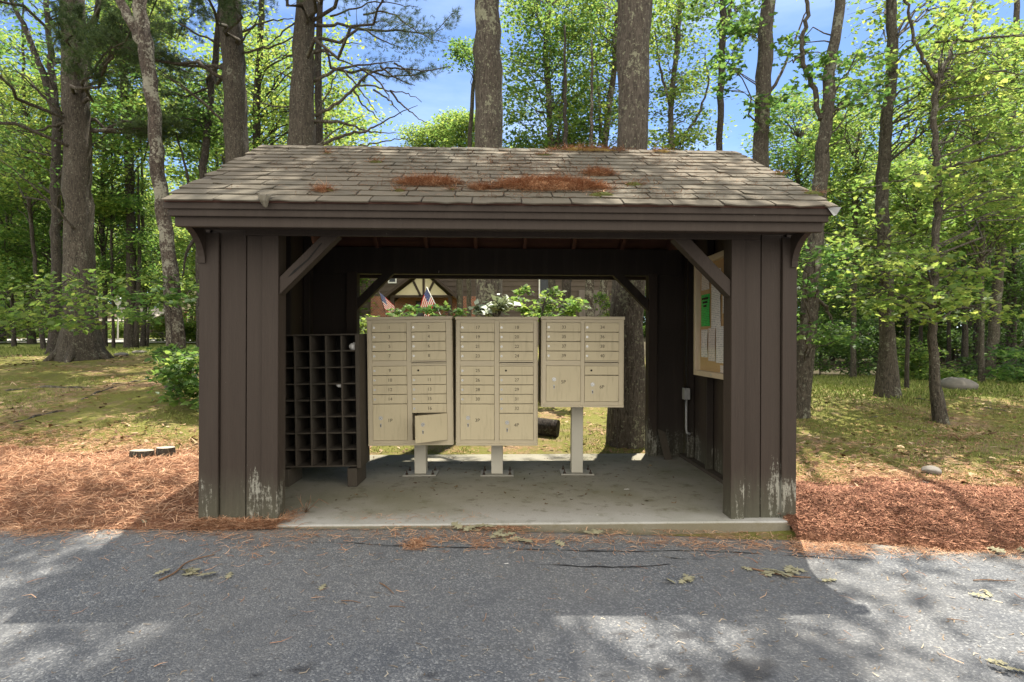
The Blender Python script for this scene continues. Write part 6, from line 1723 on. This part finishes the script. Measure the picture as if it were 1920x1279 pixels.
# pale leaf scraps on the slab
for k_, (px, py, s, lab) in enumerate(((1169, 919, 0.055, 'white leaf scrap on the slab before the short mailbox'), (1118, 967, 0.018, 'tiny white fleck on the washed slab edge'), (1010, 1060, 0.03, 'tiny white fleck on the asphalt'))):
    if k_ == 2: c = G(945, 1060, True); z = c.z + 0.006
    else:
        dd = 1.295 * F / (py - 640); c = Vector(((px - 960) / F * dd, dd, 0)); z = 0.149
    v = OAK.copy() * s; v[:, 1] *= 1.2
    g = Geo(); m = len(v); g.add(np.vstack([v, v.mean(0)]) + [c.x, c.y, z], [(i, (i + 1) % m, m) for i in range(m)]); tag(g.obj('leaf_scrap', WHITE), lab, 'leaf scrap')
for k_, (pts, w, lab) in enumerate((([(1825, 1093), (1850, 1091), (1880, 1094), (1903, 1093)], 0.006, 'thin brown twig on the sunlit right asphalt'), ([(730, 1141), (750, 1142), (760, 1144)], 0.004, 'short straw-coloured stick at the centre left asphalt'), ([(712, 1098), (725, 1106), (738, 1118)], 0.006, 'needle-covered twig on the left-centre asphalt'), ([(1775, 1166), (1800, 1168), (1815, 1172)], 0.004, 'tan stick on the sunlit asphalt below the brown twig'), ([(1690, 1080), (1696, 1087), (1700, 1093)], 0.003, 'tiny twig in the sun right of the shadow edge'), ([(640, 1131), (662, 1131), (676, 1136)], 0.004, 'pale stick on the asphalt left of the short straw stick'))):
    pl = smooth_path([tuple(G(x, y, True) + Vector((0, 0, 0.006 + w))) for x, y in pts], 10)
    g = Geo(); g.tube(pl, np.linspace(w * .65, w * .35, 10), 6); tag(g.obj('twig', TWIG), lab, 'twig', 'twigs on the asphalt')
# twig with needles at the foot of the left post, and dead fern fronds on the right moss
rg = np.random.default_rng(5); g = Geo()
c = SHM @ Vector((-1.46, 0.18, 0.006))
for k in range(9):
    a = rg.uniform(0.4, 2.4); L_ = rg.uniform(.06, .22)
    g.tube([c, c + Vector((math.cos(a) * L_ * .5, rg.normal(0, .03), L_ * .45)), c + Vector((math.cos(a) * L_, rg.normal(0, .05), L_ * .75 * math.sin(a)))], [0.003, 0.0025, 0.001], 5)
tag(g.obj('dry_weed', TWIG), 'small dry weed on the slab beside the left post', 'weed')
rg = np.random.default_rng(15); g = Geo(); c = G(1800, 826)
for k in range(14):
    a = rg.uniform(0, 6.28); L_ = rg.uniform(.15, .4); e = c + Vector((math.cos(a) * L_, math.sin(a) * L_ * .6, rg.uniform(.02, .12)))
    g.tube([c, c.lerp(e, .5) + Vector((0, 0, .05)), e], [0.004, 0.003, 0.001], 4)
    ps_ = np.array([tuple(c.lerp(e, t) + Vector((0, 0, .04))) for t in np.linspace(.3, 1, 9)]); vv, ff = strips(ps_, rg, (.03, .07), (.008, .016), .2); g.add(vv, ff)
tag(g.obj('dead_branch', strip_mat('dead_frond', [(0, (0.28, 0.17, 0.09)), (1, (0.5, 0.36, 0.22))])), 'dead tan branch with dry leaves on the moss below the slender maple', 'branch')

# crumbs of leaf and bark on the slab, grit and broken needles on the road
rg = np.random.default_rng(91); n = 420
lx = rg.uniform(-1.5, 1.65, n); ly = 0.25 + 2.0 * rg.random(n) ** 0.7
kp = fbm(lx * 2.2, ly * 2.2, 93) > rg.uniform(0.3, 0.75, n)
lx, ly = lx[kp], ly[kp]
pw = np.array([tuple(Matrix.Translation(SH_LOC) @ Matrix.Rotation(SY, 4, 'Z') @ Vector((x, y, 0.004))) for x, y in zip(lx, ly)])
g = Geo(); g.add(*strips(pw, rg, (0.012, 0.05), (0.006, 0.02), 0.15, 0.3))
tag(g.obj('leaf_crumbs', strip_mat('leaf_crumb', [(0, (0.05, 0.035, 0.02)), (0.7, (0.13, 0.085, 0.045)), (1, (0.28, 0.21, 0.12))])), 'dark crumbs of leaf and bark strewn on the concrete floor', 'leaf litter', None, 'stuff')
n = 1500
ly = 1.5 + 2.35 * rg.random(n) ** 0.6; lx = rg.uniform(-1, 1, n) * ly
g = Geo(); g.add(*strips(np.stack([lx, ly, road_h(lx, ly) + 0.008], -1), rg, (0.008, 0.05), (0.002, 0.006), 0.1, 0.25))
tag(g.obj('road_grit', strip_mat('road_grit', [(0, (0.10, 0.07, 0.045)), (0.6, (0.28, 0.21, 0.14)), (1, (0.48, 0.42, 0.32))])), 'small broken needles and grit over the open asphalt', 'grit', None, 'stuff')
